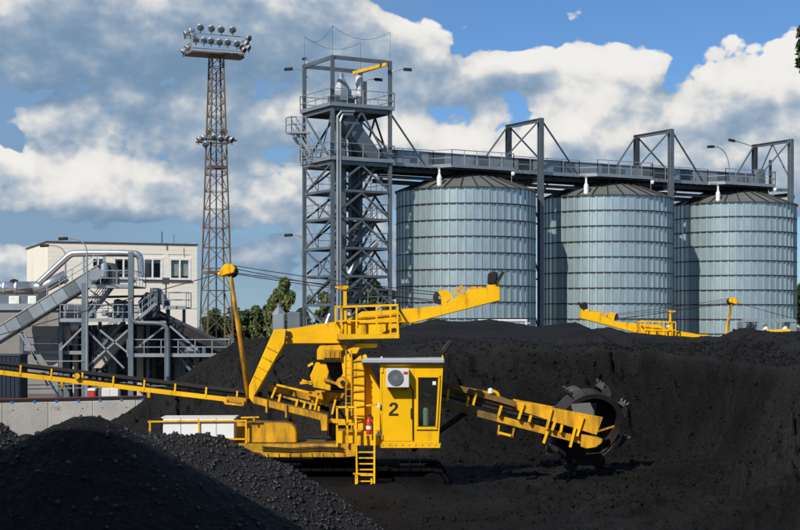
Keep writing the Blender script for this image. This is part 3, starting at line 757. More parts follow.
# outside landing and flight on the left
pl = [P(286, 133, 105.5), P(306, 131.5, 105.5)]
e = RB * .9
zl = pl[0].z
slab(MB(), [pl[0], pl[1], pl[1] + e, pl[0] + e], zl, .12).build('landing', STEELL, tw)
railing(MB(), [pl[1] , pl[0], pl[0] + e, pl[0] + e + RA * .4], 1.05, .7, .025).build('landing_railing', STEELL, tw)
stair(Vector((pl[0].x + .55, pl[0].y + .1, zl)), P(310, 157, 104.6), RB, tw, .8, STEELL, 8)
lo = P(303, 166, 104.8)
slab(MB(), [lo, lo + RA * 2.6, lo + RA * 2.6 + RB * 1.0, lo + RB * 1.0], lo.z, .12).build('landing', STEELL, tw)
railing(MB(), [lo + RA * 2.2, lo, lo + RB * 1.0], 1.05, .8, .025).build('landing_railing', STEELL, tw)
# elevator legs, head, chutes, hoist
MB().obox(T(-.38, .25, 10.6), RA * .34, RB * .26, Vector((0, 0, 10.6))).build('elevator_leg', STEEL, tw)
MB().obox(T(-.05, -.2, 10.2), RA * .20, RB * .2, Vector((0, 0, 10.2))).build('elevator_leg', STEEL, tw)
MB().obox(T(.42, -.35, 9.9), RA * .30, RB * .26, Vector((0, 0, 9.9))).build('elevator_leg', STEELD, tw)
hd = MB(); hd.lathe([(0, 1.55), (.16, 1.5), (.18, 1.2), (.72, .25), (.72, -.45), (.4, -.8)], T(-.30, .2, 21.0), n=8)
hd.build('elevator_head', STEELL, tw)
MB().obox(T(-.30, .2, 20.45), RA * .75, RB * .6, Vector((0, 0, .42))).build('head_casing', STEEL, tw)
MB().lathe([(0, .6), (.26, .5), (.28, 0), (.2, -.2), (.2, -.9)], T(.15, .55, 21.75), n=12).build('drive_motor', PLAS, tw)
MB().tube([T(-.25, .3, 20.9), T(-.05, .5, 20.75), T(.15, .55, 20.95)], .2).build('feed_pipe', STEELL, tw)
MB().obox(T(.52, 0, 21.0), RA * .28, RB * .28, Vector((0, 0, 1.15))).build('elevator_leg', STEEL, tw)
MB().beam(P(353.5, 73, 107), P(386.5, 64.3, 103.7), .14, .22).build('hoist_beam', HOISTY, tw)
c0, c1 = T(-.42, .62, 19.3), T(.62, .62, 16.5)
MB().beam(c0, c1, 1.0, 1.05, up=RB).build('discharge_chute', STEEL, tw)
MB().obox(T(-.42, .6, 19.3), RA * .75, RB * .5, Vector((0, 0, .42))).build('chute_box', STEELD, tw)
MB().tube([T(-.78, 1.08, 2), T(-.78, 1.08, 12.2), T(-.78, 1.08, 18.9), T(-.7, 1.08, 19.35), T(-.35, 1.08, 19.4)], .10).build('cable_conduit', STEELL, tw)
MB().tube([T(-.88, 1.1, 2), T(-.88, 1.1, 19.2), T(-.75, 1.1, 19.55), T(-.3, 1.1, 19.6)], .09).build('cable_conduit', STEELL, tw)
MB().tube([T(.9, .3, 10.8), T(.2, .3, 9.3), T(-.2, .3, 8.2)], .22).build('grain_pipe', STEELL, tw)
MB().tube([T(-1.0, .3, 4.2), T(-.8, .3, 5.6), T(-.6, .3, 6.3)], .16).build('grain_pipe', DUCT, tw)
def lamp_arm(parent, base, mid, tip, nm='lamp_arm', hm=DARK):
    base, mid, tip = Vector(base), Vector(mid), Vector(tip)
    pts = [base.lerp(mid, k / 6).lerp(mid.lerp(tip, k / 6), k / 6) for k in range(7)]
    a = MB().tube(pts, .04, 6).build(nm, STEELL, parent)
    d = (tip - mid).normalized()
    h = MB(); h.obox(tip + d * .18, d * .3, d.cross(Vector((0, 0, 1))).normalized() * .13, Vector((0, 0, .10)))
    h.build('lamp_head', hm, a, bevel=.04)
lamp_arm(tw, P(307, 78, 105.9), P(305, 68, 105.9), P(291, 69, 105.9))
lamp_arm(tw, P(307, 66, 105.9), P(307, 59, 105.9), P(305, 59, 106.5))
lamp_arm(tw, P(392, 72, 104.2), P(396, 69, 104.2), P(405, 69.5, 104.2))
lamp_arm(tw, P(366, 80, 107.5), P(370, 79, 107.5), P(376, 79.5, 107.5))
lamp_arm(tw, P(308, 246, 105.9), P(305, 234, 105.9), P(291, 235, 105.9))
wr = MB()
for A in corners: wr.beam(T(*A, TTOP), T(*A, TTOP + 2.0), .022, .022)
for A, B in faces[:3]:
    pts = [T(*A, TTOP + 2.0).lerp(T(*B, TTOP + 2.0), k / 8) - Vector((0, 0, .7 * (1 - (k / 4 - 1) ** 2))) for k in range(9)]
    wr.tube(pts, .012, 4)
wr.build('lightning_wire', STEELD, tw)
MB().beam(T(1.02, 1, 19.7), G(-4.35, 1.5, 16.3), .10, .10).build('stay', STEEL, tw)
MB().beam(T(1.02, -1, 19.7), G(-4.35, -1.2, 16.3), .10, .10).build('stay', STEEL, tw)

# ================================================================== conveyor gallery over the silos
gl = thing('conveyor_gallery', G(10.6, 0, 15.2), 'long grey conveyor gallery with railings running over the three silo roofs', 'conveyor gallery')
T0, T1 = -7.45, 28.9
np_ = 28; dt = (T1 - T0) / np_
for i in range(np_):
    a = T0 + i * dt
    dark = i in (9, 10, 18, 27)
    MB().obox(G(a + dt / 2, .62, 16.86), RA * (dt / 2 - .012), RB * .02, Vector((0, 0, .5))).build('side_panel', STEELD if i in (9, 19) else (STEELL if i % 3 else STEEL), gl)
    MB().obox(G(a + dt / 2, 0, 17.40), RA * (dt / 2 - .012), RB * .72, Vector((0, 0, .025))).build('cover_panel', STEELL, gl)
MB().obox(G((T0 + T1) / 2, -.62, 16.86), RA * ((T1 - T0) / 2), RB * .02, Vector((0, 0, .5))).build('rear_cladding', STEEL, gl)
slab(MB(), [G(T0, 1.5, 0), G(T1, 1.5, 0), G(T1, -1.2, 0), G(T0, -1.2, 0)], 16.3, .07).build('walkway_deck', STEELD, gl)
for s in (1.53, -1.23):
    MB().beam(G(T0, s, 16.3), G(T1, s, 16.3), .05, .26).build('kick_plate', STEELL, gl)
for s in (-.95, .95):
    MB().ibeam(G(T0, s, 16.02), G(T1, s, 16.02), .2, .40).build('girder', STEELD, gl)
MB().ibeam(G(T0 - .5, .2, 15.15), G(30.0, .2, 15.0), .26, .30).build('lower_beam', STEELD, gl)
MB().ibeam(G(T0 - .5, 1.0, 15.45), G(30.0, 1.0, 15.3), .2, .22).build('lower_beam', STEELD, gl)
x = MB()
for i in range(0, np_ * 2): x.beam(G(T0 + i * dt / 2 + .3, -1.2, 16.15), G(T0 + i * dt / 2 + .3, 1.5, 16.15), .08, .14)
x.build('cross_joists', STEELD, gl)
segs = []
t_prev = T0
for t in ST[:2] + (25.6,):
    b0, b1 = t - 2.9, t + 2.4
    pf = [G(b0 - .8, 1.5, 0), G(b0, 2.7, 0), G(b1, 2.7, 0), G(b1 + .8, 1.5, 0)]
    slab(MB(), pf, 16.31, .10).build('side_platform', STEELD, gl)
    e = MB()
    for q0, q1 in zip(pf, pf[1:]): e.beam(q0 + Vector((0, 0, 16.30)), q1 + Vector((0, 0, 16.30)), .05, .24)
    e.build('platform_edge', STEELL, gl)
    railing(MB(), [q + Vector((0, 0, 16.3)) for q in pf], 1.12, 1.0, .026).build('railing', STEELL, gl)
    segs.append((t_prev, b0 - .8)); t_prev = b1 + .8
    for k in (-1.4, .9): MB().beam(G(t + k, 2.6, 16.2), G(t + k, .9, 15.5), .09, .10).build('platform_bracket', STEELD, gl)
    MB().cyl(G(t, 0, 15.9), G(t, 0, 16.3 - .1), .34, n=12).build('fill_spout', STEELD, gl)
    MB().obox(G(t + .3, 0, 15.75), RA * .55, RB * .5, Vector((0, 0, .3))).build('slide_gate', STEELD, gl)
    MB().obox(G(t + .6, 1.05, 16.85), RA * .3, RB * .22, Vector((0, 0, .22))).build('gate_motor', STEEL, gl)
    lp = G(t + 2.2, 2.7, 15.2)
    a = MB().beam(lp - Vector((0, 0, 1.0)), lp + Vector((0, 0, 1.0)), .04, .04).build('lamp_rod', STEELL, gl)
    MB().lathe([(0, .16), (.11, .12), (.15, 0), (.11, -.12), (0, -.16)], lp + Vector((0, 0, .75)) + RB * .2, n=10).build('lamp_globe', WHITE, a)
segs.append((t_prev, T1))
for a, b in segs:
    if b - a > .6: railing(MB(), [G(a, 1.5, 16.3), G(b, 1.5, 16.3)], 1.12, 1.35, .026).build('railing', STEELL, gl)
railing(MB(), [G(T0, -1.2, 16.3), G(T1, -1.2, 16.3), G(T1, 1.5, 16.3)], 1.12, 1.35, .024).build('railing', STEELL, gl)
lamp_arm(gl, G(24.2, 1.5, 17.2), G(24.2, 1.5, 19.4), G(22.7, 1.2, 19.3))
MB().obox(G(28.2, .7, 17.2), RA * .35, RB * .3, Vector((0, 0, .6))).build('drive_motor', STEEL, gl)
MB().beam(G(29.2, .9, 16.0), G(29.2, .9, 18.6), .2, .2).build('belt_tensioner', DARK, gl)

# portal frames that carry the gallery
PLAB = ('tall steel portal frame between the left and middle silos', 'tall steel portal frame between the middle and right silos',
        'tall steel portal frame past the right silo at the end of the gallery')
for pi, t in enumerate((5.2, 17.6, 30.3)):
    q = G(t, 0, -.4)
    pf = thing('portal_frame', q, PLAB[pi], 'support frame', 'portal frames holding the gallery')
    zt = 20.27
    for s in (2.1, -2.1):
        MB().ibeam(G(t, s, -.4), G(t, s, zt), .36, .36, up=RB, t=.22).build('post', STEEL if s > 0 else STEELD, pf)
        MB().obox(G(t, s, -.25), RA * .4, RB * .4, Vector((0, 0, .15))).build('base_plate', CONC, pf)
    MB().ibeam(G(t, -2.3, zt - .13), G(t, 2.3, zt - .13), .28, .26).build('top_beam', STEEL, pf)
    MB().ibeam(G(t, -1.9, 15.7), G(t, 1.9, 15.7), .28, .30).build('cross_beam', STEELD, pf)
    for s in (2.1, -2.1):
        for dtt in (-3.6, 4.0):
            if t + dtt > T1: continue
            MB().beam(G(t + .15 * (1 if dtt > 0 else -1), s, zt - .2), G(t + dtt, s * .65, 16.35), .10, .10).build('stay', STEEL, pf)
    for z0, z1 in ((12.6, 15.5), (8.5, 12.4), (4.4, 8.3), (.3, 4.2)):
        MB().beam(G(t, 2.0, z0), G(t, 0, z1), .09, .10).build('brace', STEELD, pf)
        MB().beam(G(t, -2.0, z0), G(t, 0, z1), .09, .10).build('brace', STEELD, pf)
        MB().beam(G(t, -1.92, z0 - .1), G(t, 1.92, z0 - .1), .10, .12).build('cross_beam', STEELD, pf)
    for dtt in (-1.5, 1.5): MB().beam(G(t, 2.0, 14.3), G(t + dtt, 1.0, 15.75), .09, .10).build('brace', STEELD, pf)
    if pi == 2:
        MB().beam(G(t, 2.0, 17.0), G(t, 0, zt - .2), .08, .09).build('brace', STEEL, pf)
        MB().beam(G(t, -2.0, 17.0), G(t, 0, zt - .2), .08, .09).build('brace', STEEL, pf)
        MB().beam(G(28.9, 1.4, 16.1), G(t - .2, 1.9, 16.1), .2, .24).build('cross_beam', STEEL, pf)
        lamp_arm(pf, G(t, -2.1, zt - .3), G(t - .3, -2.3, zt), G(t - 1.9, -2.6, zt + .25))

# ================================================================== floodlight mast
MD = 120.0
mb0 = P(216.3, 325, MD); mc = Vector((mb0.x, MD, -.4))
mast = thing('floodlight_mast', mc, 'tall rusty lattice mast with a platform of floodlights beside the tower', 'light mast')
def mw(z):   # half width at height z
    return np.interp(z, [-.4, 5.4, 19.2, 26.6], [1.42, 1.22, .72, .55])
ang = math.radians(24); ma = Vector((math.cos(ang), math.sin(ang), 0)); mbv = Vector((math.sin(ang), -math.cos(ang), 0))
def MP(i, j, z): h = mw(z) * .82; return Vector((mc.x, mc.y, 0)) + ma * (h * i) + mbv * (h * j) + Vector((0, 0, z))
quad = [(-1, 1), (1, 1), (1, -1), (-1, -1)]
for (i, j) in quad: MB().beam(MP(i, j, -.4), MP(i, j, 26.6), .11, .11, up=ma).build('leg', RUST, mast)
zs = [-.3]
while zs[-1] < 25.4: zs.append(zs[-1] + 1.35 * mw(zs[-1]) / .9)
zs = [z * 26.5 / zs[-1] for z in zs]
for z0, z1 in zip(zs, zs[1:]):
    m = MB()
    for k in range(4):
        A, B = quad[k], quad[(k + 1) % 4]
        q = (A, B) if k % 2 else (B, A)
        m.beam(MP(*q[0], z0), MP(*q[1], z1), .05, .055)
        m.beam(MP(*A, z1), MP(*B, z1), .045, .05)
    m.build('lattice_bay', RUST, mast)
m = MB()
for k in range(9): m.beam(MP(0, 0, 2.8 * k), MP(0, 0, 2.8 * (k + 1)), .10, .10)
m.build('cable_duct', DARK, mast)
for zz in (17.6, 9.2):
    m = MB()
    for k in range(4): m.beam(MP(*quad[k], zz), MP(*quad[(k + 1) % 4], zz), .14, .2)
    m.build('stiffening_ring', RUST, mast)
mid = Vector((mc.x, mc.y, 0))
dz = 26.62
hw, hd_ = 2.35, 1.15
def HP(x, y, z): return mid + ma * x + mbv * y + Vector((0, 0, z))
slab(MB(), [HP(-hw, hd_, 0), HP(hw - .5, hd_ + .1, 0), HP(hw, 0, 0), HP(hw, -hd_, 0), HP(-hw, -hd_, 0)], dz, .12).build('platform', RUST, mast)
m = MB()
for q in ((-hw, hd_), (hw - .5, hd_), (hw, -hd_), (-hw, -hd_)): m.beam(HP(*q, dz), HP(*q, dz + 1.35), .06, .06)
for z in (.62, 1.35):
    m.beam(HP(-hw, hd_, dz + z), HP(hw, hd_, dz + z), .06, .06); m.beam(HP(-hw, -hd_, dz + z), HP(hw, -hd_, dz + z), .06, .06)
    m.beam(HP(-hw, hd_, dz + z), HP(-hw, -hd_, dz + z), .06, .06); m.beam(HP(hw, hd_, dz + z), HP(hw, -hd_, dz + z), .06, .06)
m.build('lamp_frame', STEELL, mast)
def flood(parent, c, d, r=.27, k=1.0, body=DARK):
    """round floodlight facing d"""
    d = Vector(d).normalized(); c = Vector(c)
    f = MB().lathe([(0, -.34 * k), (.12, -.33 * k), (r * .75, -.16), (r, 0), (r, .05), (r * .82, .07)], c, d, 14).build('floodlight', LAMPW if body is None else STEELL, parent, smooth=True)
    MB().lathe([(r * .83, .06), (r * .5, .10), (0, .11)], c, d, 14).build('lens', LAMPG, f, smooth=True)
    MB().beam(c - Vector((0, 0, r + .16)), c - Vector((0, 0, r * .7)), .07, .07).build('bracket', DARK, f)
fd = (.05, -1, -.35)
def at(u, v, dy): 
    q = P(u, v, MD + dy); return q
for u, v in ((200.5, 27.5), (211.5, 28.6), (221.2, 29.6), (232.6, 30)): flood(mast, at(u, v, -1.2), fd, .29)
for u, v in ((196, 40), (204, 40.5), (211, 41), (219.5, 42.2), (227.7, 42.5), (237, 44)): flood(mast, at(u, v, -1.6), fd, .28)
for u, v, d in ((185, 34, (-1, -.5, -.3)), (190, 31, (-1, -.3, -.2)), (191.5, 36, (-.9, -.5, -.4)), (183, 52, (-1, -.4, -.9)), (188, 48, (-1, -.3, -.9))):
    flood(mast, at(u, v, -.6), d, .26, 1.1, None)
for u, v, d in ((249, 38.5, (.8, -.7, -.3)), (247, 44, (1, -.5, -.4)), (244.5, 50, (.9, -.6, -.7)), (249, 48, (1, -.4, -.5)), (241.5, 47, (.7, -.7, -.6))):
    flood(mast, at(u, v, -.4), d, .26, 1.1, None if v > 40 else DARK)
for u, v, d, bm_ in ((198.5, 139.5, (-1, -.5, -.5), None), (203, 138, (-.8, -.4, -.6), None), (205.5, 144.5, (-.3, -1, -.5), DARK), (214, 137.5, (0, -1, -.5), DARK),
                     (221, 139, (.2, -1, -.5), DARK), (228, 138.5, (.5, -.8, -.5), DARK), (232, 140, (.9, -.5, -.7), None), (208, 132, (-.4, .6, -.6), None), (225, 132.5, (.5, .6, -.5), None)):
    flood(mast, at(u, v, -1.5 if v > 134 else 1.2), d, .27, 1.1, bm_)
m = MB(); zc = P(0, 141.5, MD).z
for a_, b_ in (((-1.35, 1.2), (1.35, 1.2)), ((-1.35, -1.2), (1.35, -1.2)), ((-1.2, 1.2), (-1.2, -1.2)), ((1.2, 1.2), (1.2, -1.2))): m.beam(HP(*a_, zc), HP(*b_, zc), .08, .10)
m.build('lamp_frame', DARK, mast)

# ================================================================== office building
BA = Vector((.93, .37, 0)).normalized(); BB = Vector((BA.y, -BA.x, 0))      # along the front / out of the front
B0 = Vector((-32.9, 140, 0)); BL, BDp, BH = 14.25, 13.9, 12.72
def BP(t, s, z): return B0 + BA * t + BB * s + Vector((0, 0, z))
bl = thing('office_building', BP(BL / 2, -BDp / 2, -.4), 'cream flat roofed office building behind the steel conveyor structure', 'building')
WIN = [(7.45, 2.1, 3.0), (11.55, 1.9, 1.4), (4.4, 1.9, 2.0), (1.2, 1.9, 2.0)]
wz0, wz1 = 9.45, 11.35
wins = []
for uu0, uu1 in ((114, 133), (143.5, 161.5), (170, 189.5), (92, 104)):
    def t_of(u):    # intersection of the pixel column with the facade
        k = (u - UC) / F
        return (k * B0.y - B0.x) / (BA.x - k * BA.y)
    wins.append((t_of(uu0), t_of(uu1)))
# facade in strips so that the windows are real openings
w = MB()
def strip(t0, t1, z0, z1): w.obox(BP((t0 + t1) / 2, -.15, (z0 + z1) / 2), BA * ((t1 - t0) / 2), BB * .15, Vector((0, 0, (z1 - z0) / 2)))
rows = [(wz0, wz1)]
zc_ = -.4
for z0, z1 in sorted(rows):
    strip(0, BL, zc_, z0); zc_ = z1
    tt = 0
    for a, b in sorted(wins): strip(tt, a, z0, z1); tt = b
    strip(tt, BL, z0, z1)
strip(0, BL, zc_, BH)
w.obox(BP(.15, -.3 - (BDp - .3) / 2, (BH - .4) / 2), BA * .15, BB * ((BDp - .3) / 2), Vector((0, 0, (BH + .4) / 2)))
w.obox(BP(BL - .15, -.3 - (BDp - .3) / 2, (BH - .4) / 2), BA * .15, BB * ((BDp - .3) / 2), Vector((0, 0, (BH + .4) / 2)))
w.obox(BP(BL / 2, -BDp + .15, (BH - .4) / 2), BA * (BL / 2 - .3), BB * .15, Vector((0, 0, (BH + .4) / 2)))
w.build('wall', CREAM, bl)
# cladding boards, each a plank-like panel proud of the wall
for k in range(16):
    z0 = BH - .12 - (k + 1) * .40; z1 = z0 + .393
    spans = [(0.0, BL)]
    for (a, b) in wins:
        ns = []
        for s0, s1 in spans:
            if z1 < wz0 - .22 or z0 > wz1 + .12: ns.append((s0, s1)); continue
            if s0 < a - .14: ns.append((s0, min(s1, a - .14)))
            if s1 > b + .14: ns.append((max(s0, b + .14), s1))
        spans = ns
    for s0, s1 in spans:
        if z0 > 6.5: MB().obox(BP((s0 + s1) / 2, .02, (z0 + z1) / 2), BA * ((s1 - s0) / 2 - .003), BB * .02, Vector((0, 0, (z1 - z0) / 2))).build('cladding_board', CREAM, bl)
for k in range(9):
    MB().obox(BP(-.02, -.06 - (k + .5) * 1.47, BH / 2 + 2.9), BA * .02, BB * .727, Vector((0, 0, BH / 2 - 3.0))).build('end_panel', CREAM, bl)
MB().obox(BP(BL / 2, -BDp / 2, BH + .06), BA * (BL / 2 + .12), BB * (BDp / 2 + .12), Vector((0, 0, .06))).build('roof_edge', BROWNT, bl)
for wi, (a, b) in enumerate(wins):
    for ri, (z0, z1) in enumerate(rows):
        if ri: 
            MB().obox(BP((a + b) / 2, -.2, (z0 + z1) / 2), BA * ((b - a) / 2), BB * .02, Vector((0, 0, (z1 - z0) / 2))).build('window', GLASS, bl); continue
        fr = MB()
        for t0, t1, y0, y1 in ((a - .13, a + .10, z0 - .1, z1 + .1), (b - .10, b + .13, z0 - .1, z1 + .1), (a + .10, b - .10, z1 - .10, z1 + .1), (a + .10, b - .10, z0 - .1, z0 + .10),
                               ((a + b) / 2 - .07, (a + b) / 2 + .07, z0 + .1, z1 - .1)):
            fr.obox(BP((t0 + t1) / 2, .0, (y0 + y1) / 2), BA * ((t1 - t0) / 2), BB * .07, Vector((0, 0, (y1 - y0) / 2)))
        wn = fr.build('window', PINK, bl)
        mid_ = (a + b) / 2
        for t0, t1 in ((a + .1, mid_ - .07), (mid_ + .07, b - .1)):
            MB().obox(BP((t0 + t1) / 2, -.08, (z0 + z1) / 2), BA * ((t1 - t0) / 2), BB * .012, Vector((0, 0, (z1 - z0) / 2 - .1))).build('pane', GLASS, wn)
            hb = .85 if wi == 2 else (.12 if wi == 0 else .22)
            MB().obox(BP((t0 + t1) / 2, -.2, z1 - (z1 - z0) * hb / 2), BA * ((t1 - t0) / 2), BB * .01, Vector((0, 0, (z1 - z0) * hb / 2))).build('blind', CURT, wn)
        MB().obox(BP(mid_, .10, z0 - .16), BA * ((b - a) / 2 + .18), BB * .10, Vector((0, 0, .04))).build('sill', STEELD, wn)
        MB().obox(BP(mid_, -1.2, (z0 + z1) / 2), BA * ((b - a) / 2 + .3), BB * .02, Vector((0, 0, 1.2))).build('room_wall', DARK, wn)
for u, vt, th in ((162, 231.5, .08), (174, 234, .04), (186, 243, .16)):
    q = P(u, 245, 143.5); q.z = BH + .1
    MB().beam(q, Vector((q.x, q.y, P(u, vt, 143.5).z)), th, th).build('antenna', DARK, bl)

# low grey annexe left of it
ax = thing('annexe_building', (P(0, 325, 118).x, 120, -.4), 'low grey rendered annexe with small white windows at the left edge', 'building')
la, lb_ = P(-40, 310, 118), P(66, 310, 118)
MB().box(la.x, lb_.x, 118, 124, -.4, la.z).build('wall', GREYW, ax)
MB().box(la.x - .2, lb_.x + .2, 117.8, 124.2, la.z, la.z + .5).build('roof_edge', STEELL, ax)
up = P(0, 303, 119.5)
MB().box(la.x, P(38, 0, 119.5).x, 119.5, 123, la.z + .5, P(0, 284, 119.5).z).build('upper_wall', STEEL, ax)
for u0, u1 in ((-12, -4), (9, 19), (28, 36)):
    a, b = P(u0, 305, 119.4), P(u1, 296, 119.4)
    f = MB().box(a.x, b.x, 119.38, 119.49, a.z, b.z).build('window', PINK, ax)
    MB().box(a.x + .08, b.x - .08, 119.35, 119.375, a.z + .08, b.z - .08).build('pane', CURT, f)

# ================================================================== concrete barrier wall
wl = thing('concrete_wall', P(60, 400, 75), 'low pale concrete panel wall along the coal yard at left', 'wall')
wl.location.z = -.4; ORG[wl] = Vector(wl.location)
wdir = Vector((.90, .436, 0)).normalized(); wn_ = Vector((wdir.y, -wdir.x, 0))
W0 = Vector((P(-45, 0, 71.5).x, 71.5, 0)); wt = 1.24
for k in range(11):
    q = W0 + wdir * (k * 2.2)
    MB().obox(q + wdir * 1.1 + Vector((0, 0, (wt - .4) / 2)), wdir * 1.088, wn_ * .12, Vector((0, 0, (wt + .4) / 2))).build('wall_panel', CONC, wl, bevel=.015)
    for s in (.5, 1.7):
        MB().cyl(q + wdir * s + wn_ * .119 + Vector((0, 0, wt - .35)), q + wdir * s + wn_ * .127 + Vector((0, 0, wt - .35)), .03, n=8).build('tie_hole', DARK, wl)
tp = thing('cable_trunking', W0 + wdir * 12 + Vector((0, 0, wt)), 'black cable trunking with blue clips along the top of the concrete wall', 'cable')
MB().beam(W0 + Vector((0, 0, wt + .08)), W0 + wdir * 24 + Vector((0, 0, wt + .08)), .16, .16).build('trunking', TRIMB, tp)
MB().beam(W0 + Vector((0, 0, wt + .19)), W0 + wdir * 24 + Vector((0, 0, wt + .19)), .10, .05).build('marker_strip', TAPE, tp)
for k in range(22):
    q = W0 + wdir * (.5 + k * 1.08) + wn_ * .1
    MB().obox(q + Vector((0, 0, wt + .02)), wdir * .06, wn_ * .03, Vector((0, 0, .06))).build('clip', BLUEC, tp)

# ================================================================== transfer station at the left
SD = 100.0
ts = thing('transfer_station', (P(120, 0, SD).x, SD + 2, -.4), 'grey steel transfer station of platforms, railings and stairs at left', 'steel structure')
def Q(u, v, dy=0): return P(u, v, SD + dy)
GZ = -.4
def post(u, vtop, dy=0, w_=.26, m=STEEL, nm='post'):
    a = Q(u, vtop, dy); MB().ibeam((a.x, a.y, GZ), a, w_, w_, up=(0, 1, 0), t=.22).build(nm, m, ts)
for u, vt, dy, w_ in ((84.5, 283, 0, .34), (131, 252, 0, .34), (61, 300, 2.5, .26), (86, 283, 5, .26), (131, 283, 5, .28), (168, 300, 3, .26), (204, 340, 3, .24),
                      (167.5, 332, 0, .36), (226, 352, 0, .24), (226, 352, 4, .22), (184, 309, 3, .2), (22, 332, 1.0, .22), (100, 320, 2.5, .2), (148, 322, 2.5, .22)):
    post(u, vt, dy, w_)
def deck(u0, u1, v, dy0, dy1, rail=True, rear=True, vr=None):
    a, b = Q(u0, v, dy0), Q(u1, v, dy0); z = a.z
    slab(MB(), [a, b, Vector((b.x, SD + dy1, 0)), Vector((a.x, SD + dy1, 0))], z, .10).build('platform_floor', STEELD, ts)
    MB().beam((a.x, a.y - .03, z - .04), (b.x, b.y - .03, z - .04), .06, .24).build('platform_edge', STEELL, ts)
    if rail:
        railing(MB(), [(a.x, a.y + .05, z), (b.x, b.y + .05, z)], 1.0, 1.15, .028).build('railing', STEELL, ts)
        if rear: railing(MB(), [(a.x, SD + dy1, z), (b.x, SD + dy1, z)], 1.0, 1.15, .024).build('railing', STEELL, ts)
        railing(MB(), [(b.x, SD + dy0, z), (b.x, SD + dy1, z)], 1.0, 1.3, .024).build('railing', STEELL, ts)
deck(84, 133, 285.5, 0, 5)
deck(60, 130, 319.5, 0, 4.5)
deck(127, 229, 354.5, 0, 4)
deck(163, 186, 307, 2, 4.5)
deck(132, 166, 322, 1.0, 4.5, False)
deck(20, 84, 352, 3, 6, True)
# pipes
MB().tube(round_path([Q(131.5, 300, -.25), Q(131.5, 316, -.25), Q(133, 321, -.25), Q(138, 323, -.25), Q(158, 323, -.25), Q(165, 325, -.25), Q(168, 331, -.25), Q(168, 378, -.25)]), .15, 12).build('cable_conduit', STEEL, ts, smooth=True)
MB().tube(round_path([Q(38, 284, 3), Q(66, 258, 3), Q(70, 254.5, 3), Q(75, 253, 3), Q(134, 253.3, 3), Q(138.5, 255, 3), Q(140.5, 259, 3), Q(141, 277, 3)]), .24, 14).build('silver_pipe', DUCT, ts, smooth=True)
for u, v0 in ((84, 256), (104, 256)): MB().beam(Q(u, v0, 3), Q(u, 286, 3), .14, .14).build('pipe_support', STEELL, ts)
dd = MB().cyl(Q(-40, 288, 5), Q(34, 288, 5), .46, n=18); dd.build('exhaust_duct', DUCT, ts, smooth=True)
for u in (-18, 4, 16): MB().cyl(Q(u, 288, 5), Q(u + 1.6, 288, 5), .51, n=18).build('duct_flange', LAMPW, ts)
MB().tube([Q(30, 288, 5), Q(40, 287.5, 5), Q(46, 285.5, 5), Q(66, 276, 5)], [.46, .46, .44, .42], 16).build('exhaust_duct', DUCT, ts, smooth=True)
MB().lathe([(0, .3), (.3, .2), (.3, -.5)], Q(14, 283, 5), n=8).build('duct_valve', DARK, ts)
# inclined conveyor gallery, clad panel by panel
ca, cb = Q(-28, 350.5, .8), Q(101, 271, .8)
dirc = (cb - ca); Lc = dirc.length; dn = dirc.normalized(); up_ = Vector((0, -1, 0)).cross(dn); up_ = up_ if up_.z > 0 else -up_
n = 11
for k in range(n):
    c = ca + dn * (Lc * (k + .5) / n)
    MB().obox(c, dn * (Lc / n / 2 - .015), Vector((0, .05, 0)), up_ * .42).build('conveyor_panel', STEELL if k % 4 else STEEL, ts)
    MB().obox(c + Vector((0, .75, 0)) + up_ * .46, dn * (Lc / n / 2 - .015), Vector((0, .85, 0)), up_ * .03).build('conveyor_cover', BEIGE, ts)
MB().beam(ca - up_ * .45, cb - up_ * .45, .3, .10, up=up_).build('conveyor_chord', STEELD, ts)
MB().obox((ca + cb) / 2 + Vector((0, 1.5, 0)), dn * Lc / 2, Vector((0, .05, 0)), up_ * .42).build('conveyor_rear_side', STEELD, ts)
MB().obox((ca + cb) / 2 + Vector((0, .78, 0)) - up_ * .43, dn * Lc / 2, Vector((0, .68, 0)), up_ * .02).build('conveyor_underside', STEELD, ts)
railing(MB(), [cb + up_ * .45 - dn * 4.0, cb + up_ * .45], .8, .9, .025).build('railing', STEELL, ts)
# head drive and machinery on the upper decks
hm = MB(); hm.pxprism([(97, 285), (97, 270), (103, 262), (112, 263), (116, 272), (116, 285)], SD + 1.2, SD + 2.6); hm.build('conveyor_head', STEELD, ts)
MB().lathe([(0, .5), (.25, .42), (.3, 0), (.3, -.5)], Q(104.5, 270, 1.0), n=10).build('drive_motor', STEELL, ts)
MB().pxprism([(138, 302), (146, 292), (156, 297), (157, 318), (143, 321)], SD + 1.5, SD + 3.2).build('chute', STEELD, ts)
MB().pxprism([(150, 288), (158, 288), (166, 300), (164, 306), (150, 300)], SD + 2.2, SD + 3.4).build('conveyor_head', STEEL, ts)
for k, (u, v, w_, h_) in enumerate(((104, 313, 5, 6), (110, 315, 3, 5), (118, 311, 2, 9), (192, 350, 12, 6), (186, 352, 4, 3))):
    a, b = Q(u - w_ / 2, v + h_ / 2, .9), Q(u + w_ / 2, v - h_ / 2, .9)
    MB().box(a.x, b.x, a.y, a.y + .5, a.z, b.z).build('machine_box', STEELL if k != 1 else STEELD, ts, bevel=.05)
# descending dark conveyor to the right
a, b = Q(146, 312, 3.4), Q(229, 352, 3.4)
d2 = (b - a).normalized()
MB().beam(a, b, 1.6, .5).build('descending_conveyor', DARK, ts)
MB().beam(a + Vector((0, -.85, .5)), b + Vector((0, -.85, .5)), .10, .2).build('conveyor_stringer', STEELD, ts)
